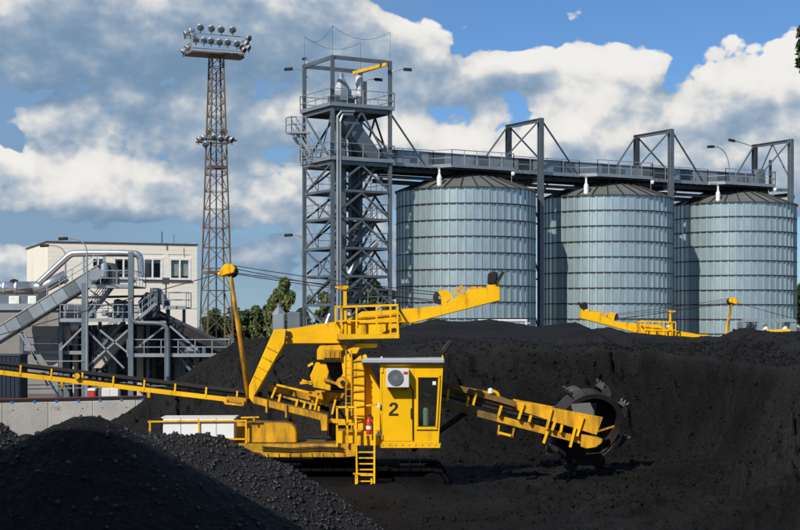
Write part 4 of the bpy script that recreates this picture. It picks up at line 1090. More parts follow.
# machine house behind the frames (corrugated, dark) and the beige hopper
mh = MB(); mh.pxprism([(58, 402), (58, 326), (132, 324), (152, 318), (228, 356), (228, 402)], SD + 5.2, SD + 9, SD + 5.2); mh.build('machine_house', STEELD, ts)
for k in range(20):
    u = 62 + k * 8.6
    MB().beam((Q(u, 0, 5.1).x, SD + 5.16, GZ), (Q(u, 0, 5.1).x, SD + 5.16, Q(u, 330 + max(0, (k - 10)) * 3.4, 5.1).z), .07, .08, up=(1, 0, 0)).build('cladding_rib', STEELD, ts)
for r0, r1, c0_, c1_ in ((326, 344, 31, 58), (344, 352, 33, 58), (352, 366, 39, 58)):
    MB().pxprism([(c0_, r0), (c1_, r0), (c1_, r1 - .6), (c0_ + (3 if r1 < 360 else 9), r1 - .6)], SD + 3.2, SD + 4.6, SD + 3.2).build('hopper_panel', BEIGE, ts)
MB().pxprism([(102, 338), (127, 331), (127, 338), (101, 368), (94, 368)], SD + 2.2, SD + 3.2, SD + 2.2).build('feed_chute', BEIGE, ts)
MB().pxprism([(62, 326), (70, 326), (72, 345), (66, 345)], SD + 3, SD + 3.3, SD + 3).build('hanging_sheet', BEIGE, ts)
for (u0, v0, u1, v1) in ((88, 331, 124, 368), (128, 330, 88, 366), (20, 333, 60, 398), (24, 333, 48, 386), (134, 350, 165, 326), (88, 322, 60, 350), (132, 356, 100, 330), (170, 326, 200, 352)):
    MB().beam(Q(u0, v0, .4), Q(u1, v1, .4), .11, .12).build('brace', STEELL, ts)
for v in (384, 388):
    MB().beam(Q(-10, v + 2, .2), Q(232, v - 4, .2), .05, .06).build('guard_rail', STEELL, ts)
for v in (296, 334, 345, 368, 378):
    MB().beam(Q(60, v + 2, 4.6), Q(226 if v > 340 else 150, v, 4.6), .14, .16).build('cross_beam', STEELD, ts)
for k, (u, v0, v1, w_) in enumerate(((66, 322, 400, .5), (75, 330, 400, .35), (94, 325, 398, .3), (112, 326, 402, .6), (140, 326, 398, .45), (154, 330, 400, .35), (178, 358, 400, .5), (196, 358, 402, .35), (214, 360, 402, .4))):
    a = Q(u, v0, 3.8); MB().box(a.x - w_ / 2, a.x + w_ / 2, a.y, a.y + .4, GZ, a.z).build('riser_duct', (STEEL, BEIGE, STEELD)[k % 3], ts, bevel=.03)
for (u0, v0, u1, v1) in ((64, 322, 84, 350), (84, 322, 64, 350), (132, 330, 166, 354), (136, 358, 166, 386), (166, 358, 136, 386), (172, 360, 204, 390), (204, 360, 172, 390), (90, 290, 128, 318), (210, 358, 226, 386)):
    MB().beam(Q(u0, v0, 4.4), Q(u1, v1, 4.4), .09, .10).build('brace', STEEL, ts)
stair(Q(96, 354, 1.5), Q(124, 322, 1.5), (0, 1, 0), ts, .8, STEEL, 10)
stair(Q(204, 386, 1.0), Q(180, 356, 1.0), (0, 1, 0), ts, .8, STEEL, 10)
stair(Q(88, 318, 1.6), Q(112, 287, 1.6), (0, 1, 0), ts, .8, STEELL, 10)
for u, v in ((118, 298), (124, 299), (92, 300)): MB().lathe([(0, .5), (.28, .4), (.3, 0), (.3, -.9)], Q(u, v + 8, 2.5), n=10).build('vessel', STEEL, ts, smooth=True)
stair(Q(137, 321, .6), Q(156, 304, .6), (0, 1, 0), ts, .8, STEELL, 8)
MB().beam(Q(0, 361, -.2), Q(84, 361, -.2), .06, .07).build('guard_rail', STEELL, ts)
MB().tube([Q(166, 300, 1), Q(166, 280, 1)], .05).build('lamp_pole', STEELD, ts)
MB().obox(Q(166, 281, 1), (.22, 0, 0), (0, .15, 0), (0, 0, .22)).build('signal_box', STEELD, ts)

# things standing at the wall
def simple(name, mb, m, label, cat, loc, **k): return props(mb.build(name, m, o0=loc, **k), label, cat)
bx = lambda u0, v0, u1, v1, y, dpt: MB().box(P(u0, v0, y).x, P(u1, v1, y).x, y, y + dpt, P(u0, v0, y).z, P(u1, v1, y).z)
q = P(91, 400, 82)
rc = thing('waste_bin', (q.x, 82.3, -.4), 'small red waste bin standing behind the concrete wall', 'bin')
MB().box(q.x - .18, q.x + .18, 82.1, 82.5, -.3, P(91, 391, 82).z).build('bin_body', REDP, rc, bevel=.03)
MB().box(q.x - .21, q.x + .21, 82.07, 82.53, P(91, 391, 82).z, P(91, 388.5, 82).z).build('lid', WHITE, rc, bevel=.02)
MB().box(q.x - .16, q.x + .16, 82.12, 82.48, -.4, -.3).build('base', DARK, rc)
dq = P(9, 0, 97)
db = thing('blue_container', (dq.x, 98, -.4), 'dark blue steel container behind the wall at far left', 'container')
a, b = P(-14, 0, 97), P(20, 356, 97)
MB().box(a.x, b.x, 97, 99, -.4, b.z).build('body', BLUEP, db)
for k in range(8):
    xx = a.x + (b.x - a.x) * (k + .5) / 8
    MB().box(xx - .06, xx + .06, 96.95, 96.998, -.3, b.z - .1).build('rib', BLUEP, db)
MB().box(a.x - .04, b.x + .04, 96.93, 99.05, b.z, b.z + .12).build('top_rail', STEELD, db)
q = P(110, 402, 88)
cb_ = thing('control_cabinet', (q.x, 88, -.4), 'grey control cabinet on legs behind the wall beside the red bin', 'cabinet')
MB().box(q.x - .5, q.x + .5, 88, 88.5, .2, P(0, 388, 88).z).build('body', PLAS, cb_, bevel=.02)
MB().box(q.x - .47, q.x - .01, 87.97, 87.998, .25, P(0, 389, 88).z).build('door', PLAS, cb_)
MB().box(q.x + .01, q.x + .47, 87.97, 87.998, .25, P(0, 389, 88).z).build('door', PLAS, cb_)
for s in (-.42, .42): MB().box(q.x + s - .04, q.x + s + .04, 88.1, 88.4, -.4, .2).build('leg', DARK, cb_)

# street lamps by the station
for (ub, vt, ut, vh_, y, lb) in ((87, 252, 66, 238.5, 97, 'tall grey street lamp curving over the silver pipe'), (65.5, 256, 47, 245.5, 104, 'grey street lamp in front of the building, shorter of the two')):
    q = P(ub, vt, y)
    sl = thing('street_lamp', (q.x, y, -.4), lb, 'street lamp', 'street lamps at the station')
    MB().cyl((q.x, y, -.4), q, .11, .06, 8).build('pole', STEELL, sl)
    lamp_arm(sl, q, P(ub - 1, vh_ - 1, y), P(ut, vh_, y))

# grey filter unit at the foot of the tower
q = P(286, 325, 99)
fu = thing('filter_unit', (q.x, 99.5, -.4), 'small grey metal filter unit at the foot of the elevator tower', 'filter')
a, b = P(272.5, 330, 99), P(300, 314, 99)
MB().box(a.x, a.x + .78, 99, 100, 2.2, b.z).build('body', STEELL, fu, bevel=.05)
MB().box(a.x + .95, b.x, 99.2, 100.1, 2.2, P(0, 312, 99).z).build('body', STEEL, fu, bevel=.05)
MB().lathe([(.5, 0), (.12, .45), (.12, .7)], (a.x + .39, 99.5, b.z), n=4).build('hood', STEELL, fu)
for xx in (a.x + .1, a.x + .68, b.x - .12):
    for yy in (99.2, 99.9): MB().box(xx - .05, xx + .05, yy - .05, yy + .05, -.4, 2.2).build('leg', STEEL, fu)

# grey hopper frame right, in front of the right silo
q = P(772, 330, 92)
hf = thing('feed_hopper', (q.x, 92.8, -.4), 'grey sheet metal feed hopper roof on posts in front of the right silo', 'hopper')
a, b = P(744.5, 322, 92), P(797, 322, 92)
MB().prism([(a.x, a.z), (b.x, a.z), (P(795, 0, 92).x, P(0, 318.5, 92).z), (P(749, 0, 92).x, P(0, 318.5, 92).z)], 92, 93.6).build('roof', STEELL, hf)
for u in (746.5, 756, 794): 
    c = P(u, 0, 92); MB().prism([(c.x - .3, -.4), (c.x + .3, -.4), (c.x + .16, a.z), (c.x - .22, a.z)], 92.05, 93.5).build('side_sheet', STEELL, hf)
for k in range(4): MB().beam(P(746 + k * 2.6, 329, 91.95), P(748 + k * 2.6, 323, 91.95), .06, .06).build('louvre', STEELD, hf)
for u in (765.5, 785): MB().lathe([(0, .34), (.14, .28), (.2, 0), (.2, -2.5)], P(u, 330, 92.4), n=8).build('bearing_cover', PLAS, hf)
MB().beam(P(762, 331, 91.9), P(790, 330.4, 91.9), .2, .16).build('yellow_bar', HOISTY, hf)

# pale pipe at the foot of the left silo
pp = thing('pipe_rack', (P(508, 0, 103.5).x, 103.5, -.4), 'pale pipe rack lying along the foot of the left silo', 'pipe')
MB().tube([P(478, 320.5, 103.5), P(527, 320.5, 103.5)], .09).build('pipe', PLAS, pp)
MB().tube([P(478, 324, 103.5), P(530, 323.4, 103.5)], .07).build('pipe', STEELL, pp)
for u in (482, 505, 526): MB().beam((P(u, 0, 103.5).x, 103.5, -.4), P(u, 320, 103.5), .12, .14).build('stand', PLAS, pp)

# ================================================================== bucket wheel machine
def make_machine(label, group):
    R = thing('bucket_wheel_reclaimer', (-1.2, 45, 0), label, 'excavator', group)
    A = lambda u, v, y=44.2: P(u, v, y)
    # ---- crawlers
    for y0 in (43.5, 46.0):
        y1 = y0 + .75
        xs, xe, rz = P(272, 0, 45).x, P(432, 0, 45).x, .40
        prof = []
        for k in range(9):
            t = math.pi / 2 + math.pi * k / 8; prof.append((xs + rz * math.cos(t), rz + rz * math.sin(t)))
        for k in range(9):
            t = -math.pi / 2 + math.pi * k / 8; prof.append((xe + rz * math.cos(t), rz + rz * math.sin(t)))
        inner = [(x if True else x, z) for x, z in prof]
        fr = MB(); fr.box(xs, xe, y0 + .15, y1 - .15, .22, .58)
        tr = fr.build('track_frame', TRACK, R)
        for k in range(6):
            xx = xs + (xe - xs) * k / 5
            MB().cyl((xx, y0 + .06, .40 if k in (0, 5) else .24), (xx, y1 - .06, .40 if k in (0, 5) else .24), .33 if k in (0, 5) else .18, n=14).build('roller', TRACK, tr)
        # shoes
        per = [Vector((x, 0, z)) for x, z in prof]; per.append(per[0])
        ln = sum((b - a).length for a, b in zip(per, per[1:])); ns = 38
        def walk(d):
            for a, b in zip(per, per[1:]):
                l = (b - a).length
                if d <= l and l > 1e-6: return a.lerp(b, d / l), (b - a).normalized()
                d -= l
            return per[0], (per[1] - per[0]).normalized()
        for k in range(ns):
            c, d = walk((k + .5) * ln / ns); nrm = Vector((d.z, 0, -d.x))
            MB().obox(Vector((c.x, (y0 + y1) / 2, c.z)), d * (ln / ns * .46), (0, (y1 - y0) / 2, 0), nrm * .035).build('track_shoe', TRACK, tr)
    MB().cyl((P(340, 0, 45).x, 45, .35), (P(340, 0, 45).x, 45, 1.0), .8, n=24).build('slew_ring', TRACK, R)
    MB().box(P(300, 0, 45).x, P(400, 0, 45).x, 44.0, 46.2, .45, .85).build('undercarriage', TRACK, R, bevel=.05)
    MB().beam(A(276, 458, 43.3), A(332, 456, 43.3), .06, .07).build('track_guard', TRACK, R)
    # ---- deck
    MB().pxprism([(232, 443.5), (356, 443.5), (356, 456.5), (346, 457.5), (268, 457.5), (248, 452), (232, 452)], 43.25, 46.6).build('deck', YELD, R, bevel=.02)
    MB().pxprism([(336, 431), (380, 431), (380, 446), (345, 446), (338, 443)], 43.45, 46.3).build('deck_step', YEL, R, bevel=.02)
    MB().pxprism([(247, 421.5), (284, 422.5), (291, 423.5), (295, 427.5), (296.5, 433), (296.5, 443), (247, 443)], 43.5, 44.3).build('fuel_tank', YELD, R, bevel=.03)
    MB().pxprism([(232, 421), (246, 423), (246, 452), (232, 452)], 44.6, 46.4).build('tank_side', YELD, R)
    for v0_, v1_ in ((446.5, 447.5), (449.5, 450)):
        MB().tube([A(262, v0_, 43.2), A(290, v1_ + .8, 43.2), A(318, v0_, 43.2), A(344, v1_ + .5, 43.2)], .018, 6).build('hydraulic_hose', RUB, R)
    for k in range(9): MB().obox(A(256 + 11 * k, 455, 43.22), (.02, 0, 0), (0, .02, 0), (0, 0, .06)).build('deck_rib', YELD, R)
    # ---- white cabinet, four doors
    MB().pxprism([(150, 441), (234, 441), (234, 418), (163, 418), (163, 441)], 43.4, 44.2).build('cabinet_box', PLAS, R)
    for k in range(4):
        u0 = 163 + 17.8 * k
        MB().pxprism([(u0 + .3, 440), (u0 + 17.4, 440), (u0 + 17.4, 418.4), (u0 + .3, 418.4)], 43.35, 43.396, 43.35).build('cabinet_door', WHITE, R)
    MB().pxprism([(161, 417.2), (235.5, 417.0), (235.5, 418.2), (161, 418.2)], 43.35, 44.25).build('cabinet_roof', PLAS, R)
    r = MB()
    for p0, p1 in (((149, 421.5), (247, 420.5)), ((150, 421), (150, 437)), ((180, 438), (247, 439)), ((199, 421), (199, 438)), ((246, 421), (246, 446)), ((241, 417.5), (259, 417)), ((254, 417), (254, 421))):
        r.beam(A(*p0, 43.31), A(*p1, 43.31), .045, .045)
    r.beam(A(149, 421.5, 43.31), P(149, 421.5, 46), .055, .055); r.beam(P(150, 421, 46), P(150, 437, 46), .055, .055); r.beam(P(149, 421.5, 46), P(247, 420.5, 46), .055, .055)
    r.build('cabinet_railing', YEL, R)
    # ---- discharge conveyor to the left
    c0, c1 = (-62, 365.6), (247, 402.6)
    for yy in (44.75, 45.55):
        MB().beam(A(-62, 364.8, yy), A(247, 401.6, yy), .12, .135).build('conveyor_beam', YEL, R)
    for k in range(11):
        u = -41.5 + 30.9 * k; v = 365.6 + (u + 62) * .1197
        for yy in (44.72, 45.58):
            MB().beam(A(u, v - .5, yy), A(u + .8, v - 10.5, yy), .09, .05, up=(1, 0, 0)).build('idler_post', YEL, R)
        MB().cyl(A(u, v - 7, 44.8), A(u, v - 7, 45.5), .07, n=8).build('idler_roller', DARK, R)
    MB().beam(A(-62, 355.5, 45.15), A(262, 395.0, 45.15), .72, .10).build('conveyor_belt', RUB, R)
    MB().beam(A(-62, 362.0, 45.15), A(250, 399.0, 45.15), .62, .03).build('return_belt', RUB, R)
    MB().beam(A(-62, 354.5, 44.74), A(262, 393.6, 44.74), .04, .10).build('belt_skirt', RUB, R)
    for u, v in ((76.5, 377), (62, 384), (148, 393)):
        pass
    MB().pxprism([(227, 396), (246, 398), (246, 403.5), (227, 401.5)], 44.6, 44.68, 44.6).build('adjuster_plate', YELD, R)
    f = MB()
    for p0, p1 in (((225, 397), (225, 403)), ((225, 403), (243, 405)), ((243, 405), (243, 399))): f.beam(A(*p0, 44.5), A(*p1, 44.5), .06, .06)
    f.build('adjuster_frame', YELD, R)
    MB().lathe([(0, -.04), (.09, -.04), (.09, .04), (0, .04)], A(77, 376, 44.6), (0, 1, 0), 12).build('bracket', YEL, R)
    for u in (62, 149): MB().beam(A(u, 382 + (u - 62) * .12, 44.7), A(u, 387 + (u - 62) * .12, 44.7), .1, .08, up=(1, 0, 0)).build('bracket', YELD, R)
    # ---- strut mast with pulley
    top = A(229.5, 270, 45.1)
    for yy, du in ((44.75, 0), (45.45, 1.5)):
        MB().cyl(A(230 + du * .3, 272, 45.1 + (yy - 45.1) * .3), A(248 + du, 399, yy), .052, .062, 8).build('strut', YELD, R, smooth=True)
    MB().pxprism([(219, 271), (225, 263.5), (232, 264), (235.5, 268), (234, 273), (226, 275), (221, 277)], 44.85, 45.35).build('strut_head', YEL, R, bevel=.03)
    MB().lathe([(.05, -.1), (.19, -.1), (.15, 0), (.19, .1), (.05, .1)], A(232, 271.5, 45.1), (0, 1, 0), 16).build('pulley', DARK, R)
    MB().cyl(A(218, 274.5, 45.0), A(224, 273, 45.0), .07, n=8).build('tension_bolt', YEL, R)
    # ---- knee leg and lower beam
    MB().pxprism([(274.5, 329), (286.5, 329), (284.5, 343.5), (254.5, 396), (253, 403), (249, 398), (249, 386), (271, 336)], 44.0, 44.75).build('knee_leg', YEL, R, bevel=.02)
    for k in range(4):
        t = .15 + .22 * k; a = Vector((278, 345)).lerp(Vector((254, 388)), t); b = Vector((268, 340)).lerp(Vector((248.5, 384)), t)
        MB().beam(A(a.x + 3, a.y + 1, 43.99), A(b.x + 1, b.y, 43.99), .02, .02).build('weld_seam', YELD, R)
    MB().pxprism([(253, 396), (327.5, 414.7), (327.5, 431), (321.5, 431), (320.5, 420.5), (253, 403.6)], 43.98, 44.6).build('lower_beam', YELD, R, bevel=.02)
    MB().pxprism([(321.8, 431), (327.2, 431), (327.2, 437), (321.8, 437)], 44.0, 44.5).build('beam_foot', DARK, R)
    for u in (266.5, 286): MB().beam(A(u, 396 + (u - 253) * .25, 43.95), A(u, 409 + (u - 253) * .25, 43.95), .08, .05, up=(1, 0, 0)).build('clamp', YELD, R)
    # receiving trough
    MB().pxprism([(266, 384), (312, 394), (312, 401), (271, 390.5)], 44.9, 44.98, 44.9).build('trough_side', YELD, R)
    MB().beam(A(276.5, 384.6, 44.35), A(312, 393, 44.35), .07, .06).build('trough_rail', YEL, R)
    MB().beam(A(276, 395, 44.4), A(318, 405, 44.4), .06, .06).build('trough_rail', YELD, R)
    MB().pxprism([(268, 391), (330, 407), (330, 412), (268, 396)], 44.95, 45.5, 44.95).build('receiving_belt', RUB, R)
    for p0, p1 in (((276, 387), (271.5, 398)), ((280.5, 394), (278.5, 402)), ((297.5, 399), (296, 406)), ((305, 402), (303.5, 408)), ((318.5, 393), (314.5, 410)), ((311, 404), (310, 409)), ((336.5, 395), (332, 414)), ((319, 406), (318.5, 411))):
        MB().beam(A(*p0, 44.3), A(*p1, 44.3), .10, .06, up=(1, 0, 0)).build('trough_post', YEL, R)
    MB().pxprism([(306, 391), (345, 393), (340, 402), (334, 408), (312, 402)], 44.55, 44.62, 44.55).build('hopper_side', YELD, R)
    MB().pxprism([(306, 391), (345, 393), (340, 402), (334, 408), (312, 402)], 45.4, 45.47, 44.55).build('hopper_side', YELD, R)
    MB().pxprism([(334, 408), (345, 393), (346, 393), (335, 409)], 44.62, 45.4, 44.55).build('hopper_end', YELD, R)
    MB().beam(A(329, 420.5, 44.3), A(352, 421.5, 44.3), .12, .12).build('link_rod', YEL, R)
    cb = [A(284, 355, 44.2), A(276, 362, 44.1), A(278, 374, 44.1), A(284, 379, 44.1), A(292, 375, 44.1), A(299, 378, 44.2), A(306, 381, 44.3)]
    MB().tube(cb, .025, 6).build('hanging_hose', RUB, R)
    # ---- upper beam
    MB().pxprism([(286.5, 329), (336, 321.5), (341, 324), (341, 343.5), (286.5, 343.8), (285, 340)], 44.05, 44.7).build('upper_beam', YEL, R, bevel=.02)
    for v in (333, 339): MB().obox(A(288, v, 44.0), (.07, 0, 0), (0, .06, 0), (0, 0, .05)).build('pin', DARK, R)
    MB().pxprism([(345, 321), (362, 311.5), (398, 309.5), (443.6, 305.2), (469, 289), (500, 286.5), (500.5, 300.5), (401, 326), (398, 331), (338, 333)], 44.05, 44.75).build('boom', YEL, R, bevel=.02)
    MB().beam(A(352, 319, 44.02), A(399, 314, 44.02), .03, .05).build('boom_stiffener', YELD, R)
    # walkway box with railing
    MB().pxprism([(336, 334), (399.5, 334), (399.5, 338.5), (373, 339), (336, 340)], 43.45, 44.9).build('walkway', YEL, R, bevel=.015)
    MB().pxprism([(346, 323.5), (399, 322), (399, 334), (346, 334)], 43.98, 44.04, 43.98).build('walkway_panel', YEL, R)
    for u in (353, 366.5, 386.5): MB().beam(A(u, 324.5, 43.95), A(u, 331.5, 43.95), .06, .03, up=(1, 0, 0)).build('panel_rib', YELD, R)
    MB().pxprism([(382, 332.5), (393, 328), (396, 328), (396, 330.5)], 43.93, 43.97, 43.93).build('panel_slot', DARK, R)
    rl = MB()
    for y_ in (43.5, 44.95):
        for u in (335.5, 341.5, 356.5, 376.5, 390.5, 397.5): rl.beam(A(u, 337, y_), A(u, 306.5, y_), .05, .05)
        rl.beam(A(335, 307, y_), A(398, 305, y_), .05, .06); rl.beam(A(335, 321, y_), A(398, 320, y_), .04, .045)
    for u in (335.5, 397.5):
        for v in (306.5, 320.5): rl.beam(A(u, v, 43.5), A(u, v, 44.95), .05, .05)
    rl.tube([A(398, 311, 43.5), A(404.5, 321, 43.5), A(399, 322, 43.5)], .025, 6)
    rl.build('walkway_railing', YEL, R)
    MB().beam(A(345, 289, 43.6), A(345, 339, 43.6), .10, .10).build('lamp_post', YEL, R)
    MB().pxprism([(335, 286.2), (348.5, 285.4), (348.5, 287.6), (345.5, 289.5), (340, 289.5), (335, 287.6)], 43.5, 43.75).build('post_head', YEL, R)
    MB().lathe([(0, .1), (.11, .06), (.12, -.1)], A(347.5, 312, 43.7), n=8).build('work_lamp', PLAS, R)
    # pulley on boom
    MB().lathe([(.05, -.11), (.21, -.11), (.16, 0), (.21, .11), (.05, .11)], A(440, 297.5, 44.3), (0, 1, 0), 18).build('pulley', DARK, R)
    MB().pxprism([(437.5, 291), (447, 289.5), (452, 294.5), (453, 299), (448, 300), (445, 306), (441.5, 305), (441, 297)], 44.1, 44.22, 44.1).build('pulley_guard', YEL, R)
    MB().pxprism([(437.5, 291), (447, 289.5), (452, 294.5), (453, 299), (448, 300), (445, 306), (441.5, 305), (441, 297)], 44.5, 44.62, 44.1).build('pulley_guard', YEL, R)
    for u, v in ((456.5, 292), (461, 288.8)):
        MB().lathe([(.05, -.03), (.10, -.03), (.10, .03), (.05, .03), (.05, -.03)], A(u, v, 44.3), (0, 1, 0), 10).build('lifting_eye', YELD, R)
    for u in (473, 481): MB().obox(A(u, 288, 44.3), (.09, 0, 0), (0, .12, 0), (0, 0, .04)).build('mount_pad', YELD, R)
    fl = MB(); fl.pxprism([(488, 284), (488.5, 273), (493, 271), (498, 272.5), (497, 282), (494, 284.5)], 44.1, 44.55); fb = fl.build('floodlight', DARK, R, bevel=.04)
    MB().pxprism([(495, 283.5), (502.5, 271.2), (505, 272), (498, 284)], 44.05, 44.6).build('visor', DARK, fb)
    MB().pxprism([(487, 285), (499, 284), (499, 287), (487, 287.5)], 44.15, 44.45).build('floodlight_mount', YEL, R)
    # ---- rope pairs
    for z, dv0, dv1, yy in ((0, -4.5, -5.5, 45.0), (0, 3.5, 2.5, 45.05), (0, -1.5, 4.5, 45.12), (0, 2.5, -3.0, 44.95)):
        a, b = A(233, 270 + dv0, yy), A(439, 298 + dv1, 44.35)
        pts = [a.lerp(b, k / 6) - Vector((0, 0, .05 * (1 - (k / 3 - 1) ** 2))) for k in range(7)]
        MB().tube(pts, .013, 5).build('rope', DARK, R)
    for yy in (44.8, 45.4): MB().tube([A(226, 272, 45.1), A(-62, 352, yy)], .014, 5).build('rope', DARK, R)
    # ---- centre column and machinery
    MB().pxprism([(352, 362), (361, 355), (364.5, 372), (365, 437), (352, 437)], 43.55, 44.3).build('column', YEL, R, bevel=.02)
    for k in range(10):
        v = 361 + 7.6 * k
        MB().beam(A(353, v, 43.52), A(364, v + (1.0 if k % 2 else -1.2), 43.52), .03, .035).build('column_seam', YELD, R)
    MB().pxprism([(361, 355), (366, 354), (380, 390), (380, 437), (366, 437), (365.5, 380)], 43.9, 44.0, 43.9).build('gusset', YEL, R, bevel=.01)
    lad = MB()
    for u in (346, 351.5): lad.beam(A(u, 350, 43.5), A(u, 436, 43.5), .04, .04)
    for k in range(12): lad.beam(A(346, 354 + 7 * k, 43.5), A(351.5, 354 + 7 * k, 43.5), .03, .03)
    lad.build('column_ladder', YELD, R)
    MB().pxprism([(320, 345.5), (347, 344.5), (347, 349.5), (341, 351), (341, 360), (317, 360), (317, 350)], 43.8, 44.9).build('winch_frame', YEL, R, bevel=.02)
    MB().pxprism([(323.5, 350), (341, 350), (341, 358.5), (323.5, 358.5)], 43.7, 43.79, 43.7).build('motor_cover', YELD, R, bevel=.02)
    for k in range(4): MB().beam(A(325 + 4.5 * k, 351.2, 43.68), A(325 + 4.5 * k, 357.5, 43.68), .02, .03, up=(1, 0, 0)).build('cooling_fin', YELD, R)
    MB().pxprism([(316, 362), (326, 363), (329, 372), (327, 380), (331, 385), (330.5, 391), (313, 387.5), (310, 376)], 43.95, 44.1, 43.95).build('bracket_plate', YEL, R, bevel=.02)
    MB().pxprism([(341, 357), (349, 354), (352, 361), (352, 388), (343, 388), (337, 382), (343, 374)], 43.85, 44.2, 43.85).build('winch_arm', YEL, R, bevel=.02)
    MB().lathe([(0, -.12), (.16, -.12), (.18, -.05), (.18, .25), (0, .25)], A(342.5, 382.5, 43.8), (0, 1, 0), 18).build('winch_drum', YELD, R)
    MB().lathe([(0, -.05), (.07, -.05), (.07, .02)], A(342.5, 382.5, 43.65), (0, 1, 0), 10).build('drum_hub', DARK, R)
    MB().beam(A(324, 379, 43.9), A(341, 385, 43.9), .10, .08).build('hydraulic_rod', YELD, R)
    for p0, p1 in (((302, 380), (312, 384)), ((308, 366), (313, 363)), ((300, 383), (312, 382))): MB().beam(A(*p0, 43.95), A(*p1, 43.95), .06, .07).build('lug', YEL, R)
    MB().pxprism([(347, 350), (352, 347), (357, 343), (377, 343.3), (377, 347.3), (360, 348), (357, 354), (350, 354)], 43.7, 44.0, 43.7).build('top_bracket', YEL, R, bevel=.02)
    for u in (347, 361.5): MB().beam(A(u, 339, 43.9), A(u, 349, 43.9), .08, .08).build('hanger', YELD, R)
    MB().pxprism([(325, 345), (341, 345), (341, 342), (325, 342)], 44.2, 44.6).build('seat_block', DARK, R)
    # dark inner machinery behind the openings
    MB().box(P(322, 0, 45).x, P(345, 0, 45).x, 44.7, 45.4, P(0, 390, 45).z, P(0, 362, 45).z).build('gearbox', DARK, R, bevel=.05)
    MB().box(P(330, 0, 45).x, P(380, 0, 45).x, 44.4, 46.0, P(0, 436, 45).z, P(0, 400, 45).z).build('engine_block', DARK, R, bevel=.05)
    # ---- cab
    Y0, Y1 = 43.15, 44.85
    zc = lambda v: P(0, v, Y0).z
    xc = lambda u: P(u, 0, Y0).x
    xr = lambda v: 443.2 - (v - 364) * .058           # leaning right edge
    body = MB()
    body.prism([(xc(380), zc(364.3)), (xc(417.5), zc(364.3)), (xc(417.5), zc(444)), (xc(380), zc(444))], Y0, Y0 + .07)
    body.prism([(xc(417.5), zc(364.3)), (xc(xr(364.3)), zc(364.3)), (xc(xr(376)), zc(376)), (xc(417.5), zc(376))], Y0, Y0 + .07)
    body.prism([(xc(417.5), zc(428.5)), (xc(xr(428.5)), zc(428.5)), (xc(xr(444)), zc(444)), (xc(417.5), zc(444))], Y0, Y0 + .07)
    body.prism([(xc(xr(376) - 3.4), zc(376)), (xc(xr(376)), zc(376)), (xc(xr(428.5)), zc(428.5)), (xc(xr(428.5) - 3.0), zc(428.5))], Y0, Y0 + .07)
    body.box(xc(380), xc(380) + .07, Y0 + .07, Y1, zc(444), zc(364.3))
    body.box(xc(380) + .07, xc(441), Y1 - .07, Y1, zc(444), zc(400))
    body.box(xc(380) + .07, xc(402), Y1 - .07, Y1, zc(400), zc(364.3))
    # right side wall: sill and head with a side window between
    for v0, v1 in ((364.3, 372), (424, 444)):
        body.add([(xc(xr(v)) - dx_, y, zc(v)) for v in (v0, v1) for y in (Y0 + .07, Y1) for dx_ in (0, .06)], [(0, 2, 6, 4), (1, 5, 7, 3), (0, 1, 3, 2), (4, 6, 7, 5), (0, 4, 5, 1), (2, 3, 7, 6)])
    body.box(xc(380), xc(438), Y0, Y1, zc(445), zc(444) - .002)
    body.build('cab_body', YELC, R)
    MB().pxprism([(379, 442.8), (441, 442.8), (440.2, 447.8), (379, 447.8)], Y0 - .10, Y0 - .004, Y0).build('cab_sill', YEL, R, bevel=.01)
    MB().box(xc(381), xc(437), Y0 + .1, Y1 + .2, zc(447.8), zc(445) - .004).build('cab_floor', DARK, R)
    MB().box(xc(362), xc(444.5), Y0 - .12, Y1 + .12, zc(363.9), zc(358.5)).build('cab_roof', GREYR, R, bevel=.03)
    MB().box(xc(362), xc(444.5), Y0 - .13, Y0 - .123, zc(363.9), zc(362.3)).build('roof_trim', DARK, R)
    wf = MB()
    u0, u1 = 416.2, xr(376) - 3.0; u3 = xr(428.5) - 2.6
    wf.prism([(xc(u0), zc(375)), (xc(u1 + 1), zc(375)), (xc(u1), zc(377.6)), (xc(u0), zc(377.6))], Y0 - .05, Y0 - .003)
    wf.prism([(xc(u0), zc(426.6)), (xc(u3), zc(426.6)), (xc(u3 + .8), zc(429.6)), (xc(u0), zc(429.6))], Y0 - .05, Y0 - .003)
    wf.prism([(xc(u0), zc(377.6)), (xc(u0 + 2.1), zc(377.6)), (xc(u0 + 2.1), zc(426.6)), (xc(u0), zc(426.6))], Y0 - .05, Y0 - .003)
    wf.prism([(xc(u1 - 1.2), zc(377.6)), (xc(u1 + .8), zc(377.6)), (xc(u3 + .6), zc(426.6)), (xc(u3 - 1.2), zc(426.6))], Y0 - .05, Y0 - .003)
    win = wf.build('cab_window', YELC, R, bevel=.01)
    MB().prism([(xc(417.6), zc(376.4)), (xc(xr(376) - 3.2), zc(376.4)), (xc(xr(428) - 2.9), zc(428)), (xc(417.6), zc(428))], Y0 + .02, Y0 + .03).build('pane', CGLASS, win)
    MB().pxprism([(432.5, 381.3), (436, 381.3), (435.9, 384.8), (432.5, 384.8)], Y0 - .002, Y0 + .012, Y0).build('sticker', WHITE, win)
    MB().add([(xc(xr(v)) - .03, y, zc(v)) for v in (372, 424) for y in (Y0 + .1, Y1 - .05)], [(0, 1, 3, 2)]).build('side_pane', CGLASS, R)
    MB().pxprism([(421, 408.5), (427, 407.5), (428.5, 410), (428.5, 428), (422, 428)], 43.32, 43.46, 43.32).build('seat_back', SEATM, R, bevel=.05)
    MB().box(xc(417.8), xc(431), 43.48, 44.0, zc(434), zc(430)).build('seat', SEATM, R, bevel=.05)
    MB().box(xc(422), xc(426), 43.8, 44.1, zc(444), zc(434)).build('seat_base', DARK, R)
    MB().beam(A(430, 436, 43.8), A(434, 410, 43.8), .06, .06).build('control_lever', DARK, R)
